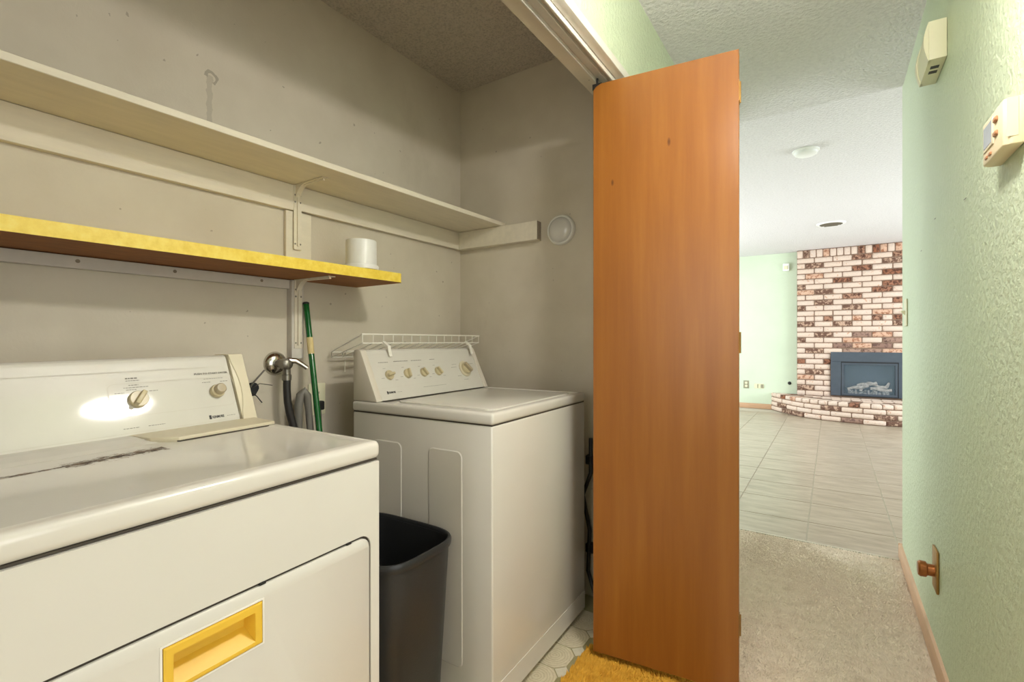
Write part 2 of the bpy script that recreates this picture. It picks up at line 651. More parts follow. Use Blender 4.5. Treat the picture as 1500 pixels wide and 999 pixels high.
# ================================================================== SETTING
# --- living room tiled floor
fl = struct(B().box(XA, XZ, YC, YF, -0.06, -0.004).obj('floor', 'grout', smooth=False))
tp = 0.425
tile_me = B().box(-tp / 2 + 0.003, tp / 2 - 0.003, -tp / 2 + 0.003, tp / 2 - 0.003, -0.010, 0.0, 0.0015, 1)
me0 = bpy.data.meshes.new('floor_tile')
tile_me.bm.to_mesh(me0)
tile_me.bm.free()
me0.materials.append(M['tile'])
ny = int((YF - YC) / tp) + 1
for ix in range(-7, 9):
    for iy in range(ny):
        cx = -0.12 + tp * (ix + 0.5)
        cy = YC + tp * (iy + 0.5) - 0.07
        if cx - tp / 2 < XA or cx + tp / 2 > XZ or cy + tp / 2 > YF + 0.05 or cy - tp / 2 < YC - 0.08:
            continue
        if abs(cx) > 2.6:
            continue
        o = bpy.data.objects.new('floor_tile', me0)
        C.objects.link(o)
        o.parent = fl
        if iy == 0:
            o.scale = (1, 1 - 0.07 / tp, 1)
            cy += 0.035
        o.location = (cx, cy, 0)

# --- hall carpet
fh = struct(B().box(XL - 0.02, XR + 0.02, -2.2, YC, -0.06, -0.003).obj('floor_hall', 'beige', smooth=False))


def pile(name, parent, mat, x0, x1, y0, y1, z, n, hgt, wid, lean, seed):
    rg = np.random.default_rng(seed)
    x = rg.uniform(x0, x1, n)
    y = rg.uniform(y0, y1, n)
    ang = 1.2 * np.sin(x * 7.1 + 1.3 * np.sin(y * 4.3)) + 1.1 * np.cos(y * 5.7 + np.sin(x * 9.0)) + rg.normal(0, 0.9, n)
    le = lean * rg.uniform(0.3, 1.2, n)
    hh = hgt * rg.uniform(0.65, 1.1, n)
    a0 = rg.uniform(0, 2 * PI, n)
    v = np.zeros((n, 4, 3))
    for k in range(3):
        v[:, k, 0] = x + wid * np.cos(a0 + k * 2 * PI / 3)
        v[:, k, 1] = y + wid * np.sin(a0 + k * 2 * PI / 3)
        v[:, k, 2] = z
    v[:, 3, 0] = x + le * np.cos(ang)
    v[:, 3, 1] = y + le * np.sin(ang)
    v[:, 3, 2] = z + hh
    v[:, :, 0] = np.clip(v[:, :, 0], x0 - 0.004, x1 + 0.004)
    v[:, :, 1] = np.clip(v[:, :, 1], y0 - 0.01, y1 + 0.01)
    base = (np.arange(n) * 4)[:, None]
    tri = np.concatenate([base + np.array([[0, 1, 3]]), base + np.array([[1, 2, 3]]), base + np.array([[2, 0, 3]])], 1).reshape(-1)
    me = bpy.data.meshes.new(name)
    me.vertices.add(n * 4)
    me.vertices.foreach_set('co', v.reshape(-1))
    me.loops.add(len(tri))
    me.loops.foreach_set('vertex_index', tri.astype(np.int32))
    me.polygons.add(n * 3)
    me.polygons.foreach_set('loop_start', (np.arange(n * 3) * 3).astype(np.int32))
    me.polygons.foreach_set('loop_total', np.full(n * 3, 3, np.int32))
    me.update()
    me.validate()
    o = link(name, me, mat, parent, smooth=False)
    o['kind'] = 'stuff'
    return o


pile('carpet_pile', fh, 'beige', XL + 0.02, XR - 0.016, 1.2, YC, -0.004, 60000, 0.0085, 0.0050, 0.008, 3)

# --- closet vinyl floor with octagons and small squares
fc = struct(B().box(XB, XI + 0.02, YS, YE, -0.06, -0.0015).obj('floor_closet', 'vinyl_line', smooth=False))
p = 0.13
sq = p * (1 - 1 / math.sqrt(2)) * 0.62       # half diagonal of the small squares


def flat_piece(name, pts, mat):
    b = B()
    b.prism(pts, -0.004, 0.0, 'z')
    me = bpy.data.meshes.new(name)
    b.bm.to_mesh(me)
    b.bm.free()
    me.materials.append(M[mat])
    return me


g = 0.0045
cut = p * 0.235
a_ = p / 2 - g / 2
octp = [(a_, -a_ + cut), (a_, a_ - cut), (a_ - cut, a_), (-a_ + cut, a_), (-a_, a_ - cut), (-a_, -a_ + cut), (-a_ + cut, -a_), (a_ - cut, -a_)]
sqh = cut + g / 2 - g * 0.75
oct_me = flat_piece('vinyl_octagon', octp, 'vinyl_oct')
sq_me = flat_piece('vinyl_square', [(sqh, 0), (0, sqh), (-sqh, 0), (0, -sqh)], 'vinyl_sq')
x_oct = -0.828
for i in range(-6, 1):
    for j in range(-11, 4):
        cx, cy = x_oct + p * i, 1.53 + p * j
        if cx - p / 2 > XB and cy + p / 2 < YE:
            o = bpy.data.objects.new('vinyl_octagon', oct_me)
            C.objects.link(o)
            o.parent = fc
            o.location = (cx, cy, 0)
            cx += p / 2
            cy += p / 2
            if cy + sqh < YE:
                o = bpy.data.objects.new('vinyl_square', sq_me)
                C.objects.link(o)
                o.parent = fc
                o.location = (cx, cy, 0)

# --- walls
# green hall wall on the right, with a rounded end corner
pts = [(XR, -2.2), (XR, YW - 0.03), (XR + 0.009, YW - 0.009), (XR + 0.03, YW), (XR + 0.14, YW), (XR + 0.14, -2.2)]
YD0, YD1, ZD = -0.80, 0.80, 2.05  # doorway added so the side room fill reaches the closet
pts[0], pts[-1] = (XR, YD1), (XR + 0.14, YD1)
wr = B().prism(pts, -0.05, H2, 'z')
wr.box(XR, XR + 0.14, YD0, YD1, ZD, H2).box(XR, XR + 0.14, -2.2, YD0, 0, H2)
struct(wr.obj('wall_right', 'green', angle=50))
# unseen side room, added with its doorway and window to light the closet
sr = B()
sr.box(XR + 0.14, 1.95, -1.6, -1.5, 0, H1).box(XR + 0.14, 1.95, 1.4, 1.5, 0, H1)
sr.box(1.85, 1.95, -1.5, -0.80, 0, H1).box(1.85, 1.95, 0.70, 1.4, 0, H1).box(1.85, 1.95, -0.80, 0.70, 0, 0.65).box(1.85, 1.95, -0.80, 0.70, 2.15, H1)
struct(sr.obj('wall_added_room', 'white_trim', smooth=False))
struct(B().box(XR + 0.0, 1.95, -1.6, 1.5, -0.06, -0.004).obj('floor_added_room', 'beige', smooth=False))
struct(B().box(XR + 0.14, 1.95, -1.6, 1.5, H1, H1 + 0.1).obj('ceiling_added_room', 'ceil', smooth=False))
# closet wall: header, jamb piece beyond the door, jamb piece behind the camera (green outside, cream inside)
wl = B()
wl.box(XI, XL, YO, YJ, ZH, H1)
wl.box(XI, XL, YJ, YW, -0.05, H2 - 0.001)
wl.box(XI, XL, -2.2, YO, 0, H1)
wo = wl.obj('wall_left', ['closet', 'green'], smooth=False)
for f in wo.data.polygons:
    f.material_index = 1 if (f.normal.x > 0.5 or f.normal.y > 0.5 and f.center.y > 3) else 0
struct(wo)
struct(B().box(XB - 0.1, XB, YS - 0.1, YE + 0.1, -0.05, H1).obj('wall_closet_back', 'closet_back', smooth=False))
struct(B().box(XB, XI, YE, YE + 0.1, -0.05, H1).obj('wall_closet_end', 'closet', smooth=False))
struct(B().box(XB, XI, YS - 0.1, YS, -0.05, H1).obj('wall_closet_start', 'closet', smooth=False))
# ceilings
struct(B().box(XB - 0.1, XI, YS - 0.1, YE + 0.1, H1, H1 + 0.1).obj('ceiling_closet', 'ceil_closet', smooth=False))
struct(B().box(XI, XR + 0.01, -2.2, YC, H1, H1 + 0.12).obj('ceiling_hall', 'ceil', smooth=False))
struct(B().box(XA, XZ, YC - 0.02, YF + 0.1, H2, H2 + 0.1).obj('ceiling', 'ceil', smooth=False))
# living room shell
struct(B().box(XA, XZ, YF, YF + 0.1, -0.05, H2).obj('wall_far', 'daylit', smooth=False))


def wall_with_window(name, x0, x1):
    b = B()
    b.box(x0, x1, YW, 4.7, 0, H2).box(x0, x1, 7.9, YF, 0, H2)
    b.box(x0, x1, 4.7, 7.9, 2.3, H2).box(x0, x1, 4.7, 7.9, 0, 0.4)
    return struct(b.obj(name, 'daylit', smooth=False))


def window(name, x, label):
    e = struct(empty(name, (x, 6.3, 0.4)))
    f = B()
    f.box(-0.03, 0.03, -1.6, 1.6, 0, 0.05).box(-0.03, 0.03, -1.6, 1.6, 1.85, 1.9)
    f.box(-0.03, 0.03, -1.6, -1.55, 0.05, 1.85).box(-0.03, 0.03, 1.55, 1.6, 0.05, 1.85).box(-0.025, 0.025, -0.03, 0.03, 0.05, 1.85)
    f.obj('window_frame', 'glassframe', e, smooth=False)
    return e


wall_with_window('wall_living_left', XA - 0.1, XA)
wall_with_window('wall_living_right', XZ, XZ + 0.1)
window('window_1', XA - 0.05, '')
window('window_2', XZ + 0.05, '')
struct(B().box(XA, XI, YC - 0.06, YW, 0, H2).obj('wall_living_near_left', 'daylit', smooth=False))
struct(B().box(XR + 0.14, XZ, YC - 0.06, YW, 0, H2).obj('wall_living_near_right', 'daylit', smooth=False))
# unseen wall closing the hall behind the camera, with an opening added for fill
b = B()
b.box(XL, XR, -2.0, -1.9, 0, 0.65).box(XL, XR, -2.0, -1.9, 2.25, H1)
b.box(XL, -0.42, -2.0, -1.9, 0.65, 2.25).box(0.38 - 0.2, XR, -2.0, -1.9, 0.65, 2.25)
struct(b.obj('wall_hall_rear', 'green', smooth=False))

# --- trims and baseboards
bb = [(0, 0), (-0.013, 0), (-0.013, 0.055), (-0.009, 0.066), (0, 0.070)]
struct(B().prism([(XR + a, z) for a, z in bb], YD1 + 0.06, YW, 'y').obj('baseboard_right', 'base_wood', angle=30))
struct(B().box(XR - 0.013, XR + 0.14, YW, YW + 0.012, 0, 0.068, 0.003).obj('baseboard_right_end', 'base_wood'))
struct(B().box(XA, -0.82, YF - 0.014, YF, 0, 0.085, 0.004).obj('baseboard_far', 'base_wood'))
# white strip along the bottom of the closet header, hall side
struct(B().box(XL - 0.022, XL + 0.010, YO, YJ, ZH - 0.006, ZH + 0.024, 0.003).obj('trim_1', 'white_trim'))
# carpet / tile edge strip
struct(B().box(XL, XR - 0.014, YC - 0.006, YC + 0.012, -0.004, 0.003, 0.002, 1).obj('trim_2', 'grout'))
# the closet jamb board beside the folded door
struct(B().box(XI - 0.002, XL + 0.002, YJ - 0.014, YJ - 0.001, 0, ZH).obj('trim_3', 'white_trim', smooth=False))

# --- bifold door track under the header
tr = tag(empty('door_track', ((XI + XL) / 2, 0.7, ZH)), 'aluminium sliding track under the closet header', 'track')
cx = (XI + XL) / 2


def trk(x0, x1, z0, z1, name, mat, bev=0.0008):
    o = B().box(x0 - cx, x1 - cx, YO - 0.7 + 0.002, YJ - 0.7 - 0.016, z0 - ZH, z1 - ZH, bev, 1).obj(name, mat, tr)
    return o


trk(-0.697, -0.640, ZH - 0.005, ZH - 0.001, 'track_web', 'track')
trk(-0.699, -0.694, ZH - 0.020, ZH - 0.001, 'track_flange', 'track')
trk(-0.664, -0.660, ZH - 0.018, ZH - 0.001, 'track_flange', 'track')
trk(-0.645, -0.641, ZH - 0.020, ZH - 0.001, 'track_flange', 'white_trim')
trk(-0.706, -0.7005, ZH - 0.004, ZH - 0.001, 'track_shadow_gap', 'track_dark', 0)

# ================================================================== BIFOLD DOOR
DA = Vector((-0.700, 1.577, 0))      # corner of the near panel at the track
DB = Vector((-0.238, 1.628, 0))      # hinge edge in the hall
DZ0, DZ1 = 0.034, 2.026
dr = struct(empty('door_1', (DA.x, DA.y, 0)), 'orange stained bifold closet door folded open')
ang = math.atan2(DB.y - DA.y, DB.x - DA.x)
dw = (DB - DA).length
dr.rotation_euler = (0, 0, ang)
# near panel: local x along width, thickness +y; chamfered corner at the top by the track
pp = [(0, DZ0), (dw, DZ0), (dw, DZ1), (0.030, DZ1), (0.010, DZ1 - 0.008), (0, DZ1 - 0.020)]
pa = B().prism(pp, 0, 0.018, 'y', 0.0012, 1).obj('door_panel', ['door', 'door_edge'], dr)
pb = B().prism(pp, 0.022, 0.040, 'y', 0.0012, 1).obj('door_panel', ['door', 'door_edge'], dr)
for o in (pa, pb):
    for f in o.data.polygons:
        if abs(f.normal.y) < 0.5:
            f.material_index = 1
for z in (1.90, 1.12, 0.24):
    hg = B()
    hg.box(dw - 0.001, dw + 0.0016, 0.003, 0.0175, z - 0.032, z + 0.032)
    hg.box(dw - 0.001, dw + 0.0016, 0.0225, 0.037, z - 0.032, z + 0.032)
    h_ = hg.obj('hinge', 'brass', dr, smooth=False)
    B().tube([(dw + 0.0025, 0.020, z - 0.033), (dw + 0.0025, 0.020, z + 0.033)], 0.0032, 8).obj('hinge_pin', 'brass', h_)
# guide pin bracket in the track corner
B().box(-0.004, 0.030, 0.004, 0.016, DZ1 - 0.016, DZ1 + 0.004).tube([(0.012, 0.010, DZ1), (0.012, 0.010, DZ1 + 0.024)], 0.004, 8).obj('guide_bracket', 'black', dr, smooth=False)

# ================================================================== SHELVES
def back_board(name, y0, y1, z0, z1, th, mat, label, cat='board', bev=0.0015):
    return tag(B().box(XB + 0.001, XB + th, y0, y1, z0, z1, bev, 1).obj(name, mat), label, cat)


SH = 1.686
c1 = back_board('shelf_cleat', YS + 0.002, 1.028, 1.594, SH, 0.022, 'cream_board', 'long cream wall cleat under the upper shelf, left of the bracket')
c2 = back_board('shelf_cleat', 1.032, YE - 0.002, 1.598, SH, 0.022, 'cream_board', 'cream wall cleat under the upper shelf, running from bracket to corner')
for o, ys in ((c1, (0.52, 0.76, 0.78, 0.93, 1.0)), (c2, (1.5, 1.85))):
    for k, y in enumerate(ys):
        z = 1.665 - 0.04 * (k % 2)
        m4 = Matrix.Translation((XB + 0.022, y, z)) @ Matrix.Rotation(PI / 2, 4, 'Y')
        B().lathe([(0.006, 0), (0.006, 0.0008), (0.003, 0.0008), (0.0, 0.0002)], 10, m4).obj('screw_head', 'cream_board', o)
c3 = B().box(XB + 0.024, -1.141, YE - 0.040, YE - 0.001, 1.597, SH, 0.0015, 1).obj('shelf_cleat', ['cream_board', 'endgrain'])
for f in c3.data.polygons:
    if f.normal.x > 0.9:
        f.material_index = 1
tag(c3, 'short cream wooden cleat on the end wall with bare end grain', 'board')
back_board('backing_board', 0.990, 1.090, 1.382, 1.592, 0.016, 'cream_board', 'flat cream board on the wall between the two shelves')
back_board('bracket_board', 1.003, 1.050, 1.062, 1.343, 0.030, 'grey_board', 'narrow pale board carrying the lower shelf bracket above the tap')
lc = back_board('shelf_cleat', YS + 0.002, 1.002, 1.311, 1.343, 0.020, 'grey_board', 'grey stained cleat beneath the yellow shelf')
for y in (0.42, 0.64, 0.9):
    m4 = Matrix.Translation((XB + 0.020, y, 1.330)) @ Matrix.Rotation(PI / 2, 4, 'Y')
    B().lathe([(0.005, 0), (0.005, 0.0008), (0.0, 0.0002)], 10, m4).obj('screw_head', 'endgrain', lc)

# upper shelf: white painted board, very slightly splayed
us = B().prism([(XB + 0.001, YS + 0.003), (-1.395, YS + 0.003), (-1.342, YE - 0.046), (-1.342, YE - 0.004), (XB + 0.001, YE - 0.004)], SH + 0.001, SH + 0.020, 'z', 0.0015, 1).obj('upper_shelf', 'cream_board')
tag(us, 'long white painted upper shelf spanning the laundry closet', 'shelf')
# lower shelf: yellow laminate board with one rounded corner
cr = 0.022
fx0, fx1, ly1 = -1.398, -1.350, 1.300
pts = [(XB + 0.001, YS + 0.003), (fx0, YS + 0.003), (fx1, ly1 - cr)]
for k in range(1, 7):
    a = k / 6 * PI / 2
    pts.append((fx1 - cr + cr * math.cos(a), ly1 - cr + cr * math.sin(a)))
pts.append((XB + 0.001, ly1 + 0.008))
ls = B().prism(pts, 1.345, 1.379, 'z').obj('yellow_shelf', ['yellow', 'chip'], angle=30)
for f in ls.data.polygons:
    if f.normal.z < -0.5:
        f.material_index = 1
tag(ls, 'lower shelf with yellow mottled laminate edge and raw orange underside', 'shelf')


def bracket(name, y, x, ztop, zbot, arm, label):
    e = tag(empty(name, (x, y, zbot)), label, 'bracket')
    hgt = ztop - zbot
    th = 0.0025
    # vertical leg and arm as stamped channels
    B().box(0, th, -0.015, 0.015, 0, hgt).box(th, th + 0.006, -0.004, 0.004, 0.012, hgt - 0.02).obj('wall_leg', 'cream_board', e, smooth=False)
    ab = B()
    ab.prism([(0, hgt - th), (arm, hgt - th), (arm, hgt), (0, hgt)], -0.013, 0.013, 'y')
    ab.prism([(th, hgt - 0.006), (0.012, hgt - 0.006 - 0.0), (arm - 0.01, hgt - th - 0.006), (arm - 0.01, hgt - th), (th, hgt - th)], -0.004, 0.004, 'y')
    ab.obj('shelf_arm', 'cream_board', e, smooth=False)
    # curved web in the corner
    w = [(th, hgt - th)]
    for k in range(7):
        a = PI / 2 * k / 6
        w.append((th + 0.040 - 0.040 * math.sin(a), hgt - th - 0.040 + 0.040 * math.cos(a)))
    w = [(th, hgt - th), (0.06, hgt - th)] + [(th + 0.058 * (1 - math.sin(PI / 2 * k / 6)), hgt - th - 0.058 * (1 - math.cos(PI / 2 * k / 6))) for k in range(1, 6)] + [(th, hgt - th - 0.06)]
    B().prism(w, -0.009, 0.009, 'y').obj('corner_web', 'cream_board', e, angle=30)
    for zz in (0.02, hgt - 0.035, hgt - 0.06):
        for yy in (-0.010, 0.010):
            m4 = Matrix.Translation((th, yy, zz)) @ Matrix.Rotation(PI / 2, 4, 'Y')
            B().lathe([(0.0035, 0), (0.003, 0.0015), (0, 0.002)], 8, m4).obj('screw', 'dull_metal', e)
    return e


bracket('shelf_bracket', 1.030, XB + 0.022, SH, 1.455, 0.165, 'cream metal bracket holding up the white upper shelf')
bracket('shelf_bracket', 1.027, XB + 0.0305, 1.3445, 1.098, 0.195, 'cream metal bracket under the yellow shelf on the narrow board')

# ================================================================== DRYER
def appliance(name, loc, rz, rx, ry, label, cat):
    R = Matrix.Rotation(rz, 4, 'Z') @ Matrix.Rotation(rx, 4, 'X') @ Matrix.Rotation(ry, 4, 'Y')
    e = empty(name)
    e.matrix_world = Matrix.Translation(loc) @ R
    return tag(e, label, cat)


def console_frame(dc, zc, dt, zt):
    ey = Vector((-(dt - dc), 0, zt - zc)).normalized()
    ex = Vector((0, 1, 0))
    ez = ex.cross(ey)
    m = Matrix.Identity(4)
    for i in range(3):
        m[i][0], m[i][1], m[i][2] = ex[i], ey[i], ez[i]
    m[0][3], m[1][3], m[2][3] = -dc, 0, zc
    return m


dy = appliance('dryer', (-0.7976, 0.7034, 0.0), 0.0385, 0.0119, 0.0119, 'white clothes dryer with rust scuffs on top and a yellow door handle', 'dryer')
DW, DD, DH = 0.737, 0.640, 0.9177
B().box(-DD, -0.034, -DW + 0.004, -0.004, 0.030, DH - 0.039, 0.004, 2).obj('cabinet', 'enamel', dy)
for fx in (-0.06, -DD + 0.06):
    for fy in (-0.06, -DW + 0.06):
        zb = 0.003 - (0.0119 * fy) + 0.0119 * fx
        B().box(fx - 0.02, fx + 0.02, fy - 0.02, fy + 0.02, max(zb, -0.01), 0.034, 0.004, 1).obj('foot', 'black', dy)
# top deck: rounded slab with shallow dished centre
dk = B()
dk.box(-DD, 0.0, -DW, 0.0, DH - 0.037, DH, 0.012, 4)
tops = [f for f in dk.bm.faces if f.normal.z > 0.99 and f.calc_area() > 0.1]
r = bmesh.ops.inset_region(dk.bm, faces=tops, thickness=0.020, depth=0.0)
r = bmesh.ops.inset_region(dk.bm, faces=tops, thickness=0.006, depth=-0.0022)
dk.obj('top_deck', 'deck', dy)
B().box(-DD + 0.006, -0.006, -DW + 0.006, -0.006, DH - 0.040, DH - 0.0365).obj('deck_seam', 'seam', dy, smooth=False)
# raised hump of the deck in front of the console
B().prism([(-0.455, DH - 0.003), (-0.37, DH - 0.003), (-0.39, DH + 0.002), (-0.425, DH + 0.006), (-0.455, DH + 0.007)], -DW + 0.02, -0.252, 'y', 0.001, 1).obj('deck_step', 'enamel', dy)
# lint screen lid
lid = B()
lid.prism([(-0.452, -0.275), (-0.385, -0.262), (-0.348, -0.225), (-0.352, -0.012), (-0.452, -0.008)], DH - 0.004, DH + 0.0075, 'z', 0.0012, 1)
lo = lid.obj('lint_lid', 'almond', dy)
lo['label'] = 'almond coloured lint screen lid'
B().prism([(-0.450, -0.272), (-0.386, -0.259), (-0.3465, -0.224), (-0.350, -0.012), (-0.450, -0.010)], DH - 0.004, DH + 0.0005, 'z').obj('lid_gap', 'seam', lo, smooth=False)
# front door with rounded corner, sunk gap around it
door_pts = rrect(-0.700, -0.0335, 0.12, 0.7285, 0.022)
gap_pts = rrect(-0.7045, -0.029, 0.115, 0.7335, 0.026)
gp = B()
g_in = rrect(-0.690, -0.0435, 0.130, 0.7185, 0.012)
ga = [gp.bm.verts.new((-0.004, a, c)) for a, c in gap_pts]
gb = [gp.bm.verts.new((-0.004, a, c)) for a, c in g_in]
for i in range(len(ga)):
    gp.bm.faces.new((ga[i], ga[(i + 1) % len(ga)], gb[(i + 1) % len(ga)], gb[i]))
bmesh.ops.recalc_face_normals(gp.bm, faces=gp.bm.faces)
gp.obj('door_gap', 'seam', dy, smooth=False)
# front skin around the door so that the gap is a groove
fs_ = B()
outer = rrect(-DW + 0.006, -0.006, 0.036, DH - 0.041, 0.003)
n_o = len(outer)
vo = [fs_.bm.verts.new((0.0, a, c)) for a, c in outer]
vi = [fs_.bm.verts.new((0.0, a, c)) for a, c in gap_pts]
vo2 = [fs_.bm.verts.new((-0.036, a, c)) for a, c in outer]
vi2 = [fs_.bm.verts.new((-0.005, a, c)) for a, c in gap_pts]
for i in range(n_o):
    j = (i + 1) % n_o
    fs_.bm.faces.new((vo[i], vo[j], vi[j], vi[i]))
    fs_.bm.faces.new((vo[i], vo[j], vo2[j], vo2[i]))
    fs_.bm.faces.new((vi[i], vi[j], vi2[j], vi2[i]))
bmesh.ops.recalc_face_normals(fs_.bm, faces=fs_.bm.faces)
fs_.obj('front_skin', 'enamel', dy)
# the door slab with a rectangular hole for the handle
HY0, HY1, HZ0, HZ1 = -0.406, -0.262, 0.636, 0.7055
dd = B()
X1 = 0.003
hole = [(HY1, HZ1), (HY0, HZ1), (HY0, HZ0), (HY1, HZ0)]
dvo = [dd.bm.verts.new((X1 - 0.0025, a, c)) for a, c in door_pts]
ins = rrect(-0.7000 + 0.003, -0.0335 - 0.003, 0.123, 0.7255, 0.019)
dvi = [dd.bm.verts.new((X1, a, c)) for a, c in ins]
dvb = [dd.bm.verts.new((-0.0045, a, c)) for a, c in door_pts]
n_ = len(door_pts)
hv = [dd.bm.verts.new((X1, a, c)) for a, c in hole]
hb = [dd.bm.verts.new((-0.003, a, c)) for a, c in hole]
for i in range(n_):
    j = (i + 1) % n_
    dd.bm.faces.new((dvo[i], dvo[j], dvi[j], dvi[i]))
    dd.bm.faces.new((dvb[i], dvb[j], dvo[j], dvo[i]))
q = n_ // 4
for k in range(4):
    seg_ = [dvi[(k * q + i) % n_] for i in range(q)]
    nxt = dvi[((k + 1) * q) % n_]
    dd.bm.faces.new(seg_ + [nxt, hv[(k + 1) % 4], hv[k]])
    dd.bm.faces.new((hv[k], hv[(k + 1) % 4], hb[(k + 1) % 4], hb[k]))
bmesh.ops.recalc_face_normals(dd.bm, faces=dd.bm.faces)
door_o = dd.obj('dryer_door', 'enamel', dy)
# yellow recessed pull
hn = B()


def ringf(b, a, c):
    for i in range(4):
        j = (i + 1) % 4
        b.bm.faces.new((a[i], a[j], c[j], c[i]))


def quad(x, y0, y1, z0, z1, xs=None):
    xs = xs or [x] * 4
    return [hn.bm.verts.new((xx, yy, zz)) for xx, (yy, zz) in zip(xs, ((y1, z1), (y0, z1), (y0, z0), (y1, z0)))]


r0 = quad(-0.003, HY0 + 0.001, HY1 - 0.001, HZ0 + 0.001, HZ1 - 0.001)
r1 = quad(0.0048, HY0 + 0.001, HY1 - 0.001, HZ0 + 0.001, HZ1 - 0.001)
r2 = quad(0.0058, HY0 + 0.004, HY1 - 0.004, HZ0 + 0.004, HZ1 - 0.004)
r3 = quad(0.0058, HY0 + 0.013, HY1 - 0.013, HZ0 + 0.008, HZ1 - 0.014)
r4 = quad(-0.020, HY0 + 0.017, HY1 - 0.017, HZ0 + 0.028, HZ1 - 0.014)
for a, c in ((r0, r1), (r1, r2), (r2, r3), (r3, r4)):
    ringf(hn, a, c)
hn.bm.faces.new(r4)
bmesh.ops.recalc_face_normals(hn.bm, faces=hn.bm.faces)
ho = hn.obj('door_handle', 'handle_yellow', door_o, smooth=False)
ho['label'] = 'yellow recessed plastic handle'
hm = B()
hm.box(0.003, 0.0042, HY0 - 0.003, HY1 + 0.003, HZ1, HZ1 + 0.003).box(0.003, 0.0042, HY1, HY1 + 0.003, HZ0, HZ1)
hm.box(0.003, 0.0042, HY0 - 0.003, HY0, HZ0, HZ1).box(0.003, 0.0042, HY0 - 0.003, HY1 + 0.003, HZ0 - 0.003, HZ0)
hm.obj('handle_rim', 'white_trim', door_o, smooth=False)
for y in (-0.085, -0.26):
    B().box(-0.002, 0.0025, y - 0.005, y + 0.005, 0.7295, 0.7325).obj('door_bumper', 'black', dy, smooth=False)

# console
dc, zc, dt, zt = 0.449, DH + 0.001, 0.519, 1.083
CM = console_frame(dc, zc, dt, zt)
CL = math.hypot(dt - dc, zt - zc)
prof = [(-dc, zc), (-dt + 0.004, zt - 0.012), (-dt, zt - 0.004), (-dt - 0.008, zt), (-dt - 0.060, zt - 0.002), (-dt - 0.066, zt - 0.010), (-dt - 0.066, zc)]
B().prism(prof, -DW + 0.03, -0.040, 'y', 0.0008, 1).obj('console', 'console', dy)
capp = [(-dc + 0.004, zc), (-dt + 0.008, zt - 0.010), (-dt + 0.003, zt - 0.001), (-dt - 0.008, zt + 0.002), (-dt - 0.062, zt), (-dt - 0.068, zt - 0.010), (-dt - 0.068, zc)]
# end cap: narrow side with a concave inner edge
cap = B()
ends = []
for k in range(9):
    s_ = k / 8
    b_ = s_ * CL
    inner = -0.036 + 0.013 * math.sin(PI * min(1, max(0, (s_ - 0.08) / 0.84)))
    ends.append((inner, b_))
poly = ends + [(-0.0, CL), (-0.0, 0)]
cap.prism([(a, c) for a, c in poly], 0.0, 0.006, 'z', 0.0012, 1)
cap.xf(CM)
cap.prism(capp, -0.036, 0.0, 'y', 0.002, 2)
co = cap.obj('console_end_cap', 'almond', dy)
co['label'] = 'almond end cap of the dryer console'
B().prism(capp, -DW, -DW + 0.036, 'y', 0.002, 2).obj('console_end_cap', 'almond', dy)
B().box(-dt - 0.06, -dc + 0.001, -DW + 0.01, -0.006, DH - 0.001, DH + 0.002).obj('console_seam', 'seam', dy, smooth=False)


def on_console(Mx, pts, w, name, mat, parent, closed=False, h=0.0004):
    """thin printed line following pts (y along, slope) on the console face"""
    b = B()
    n = len(pts)
    for i in range(n if closed else n - 1):
        a, c = Vector(pts[i]), Vector(pts[(i + 1) % n])
        d = (c - a)
        if d.length < 1e-6:
            continue
        d.normalize()
        nn = Vector((-d.y, d.x)) * w / 2
        ex = d * (w / 2)
        q = [a + nn - ex, c + nn + ex, c - nn + ex, a - nn - ex]
        v = [b.bm.verts.new((p_.x, p_.y, h)) for p_ in q]
        b.bm.faces.new(v)
    bmesh.ops.recalc_face_normals(b.bm, faces=b.bm.faces)
    b.xf(Mx)
    return b.obj(name, mat, parent, smooth=False)


def sl(z):                 # height on the dryer console -> distance up the slope
    return (z - zc) / (zt - zc) * CL


on_console(CM, [(-DW + 0.05, sl(1.055)), (-0.056, sl(1.055)), (-0.040, sl(1.03)), (-0.034, sl(1.0)), (-0.034, sl(0.95)), (-0.042, sl(0.929)), (-DW + 0.05, sl(0.929))], 0.0010, 'panel_outline', 'line', dy)
on_console(CM, rrect(-0.296, -0.044, sl(0.962), sl(1.030), 0.012), 0.0010, 'dial_outline', 'line', dy, True)
text_mesh('PUSH TO START DRYER', 0.0062, CM @ Matrix.Translation((-0.124, sl(1.0385), 0.0003)), 'start_caption', 'print', dy, 0.0002, 0.0001, 0.078)
text_mesh('KENMORE', 0.0085, CM @ Matrix.Translation((-0.104, sl(0.9355), 0.0003)), 'maker_name', 'print_dark', dy, 0.0002, 0.00025, 0.027)
on_console(CM, [(-0.1085, sl(0.9355) + 0.001), (-0.1085, sl(0.9355) + 0.0055)], 0.0052, 'maker_emblem', 'print_dark', dy)
mk = B()


def mark_strip(Mx, parent, items, name='printed_marks', mat='print'):
    b = B()
    for y0, y1, s_, hh in items:
        # rows of short dashes: print too small to read
        y = y0
        rg = random.Random(int((y0 + s_) * 1e5))
        while y < y1:
            L = min(rg.uniform(0.0025, 0.006), y1 - y)
            v = [b.bm.verts.new(p_) for p_ in ((y, s_ - hh / 2, 0.0004), (y + L, s_ - hh / 2, 0.0004), (y + L, s_ + hh / 2, 0.0004), (y, s_ + hh / 2, 0.0004))]
            b.bm.faces.new(v)
            y += L + 0.0012
    b.xf(Mx)
    o = b.obj(name, mat, parent, smooth=False)
    o['kind'] = 'stuff'
    return o


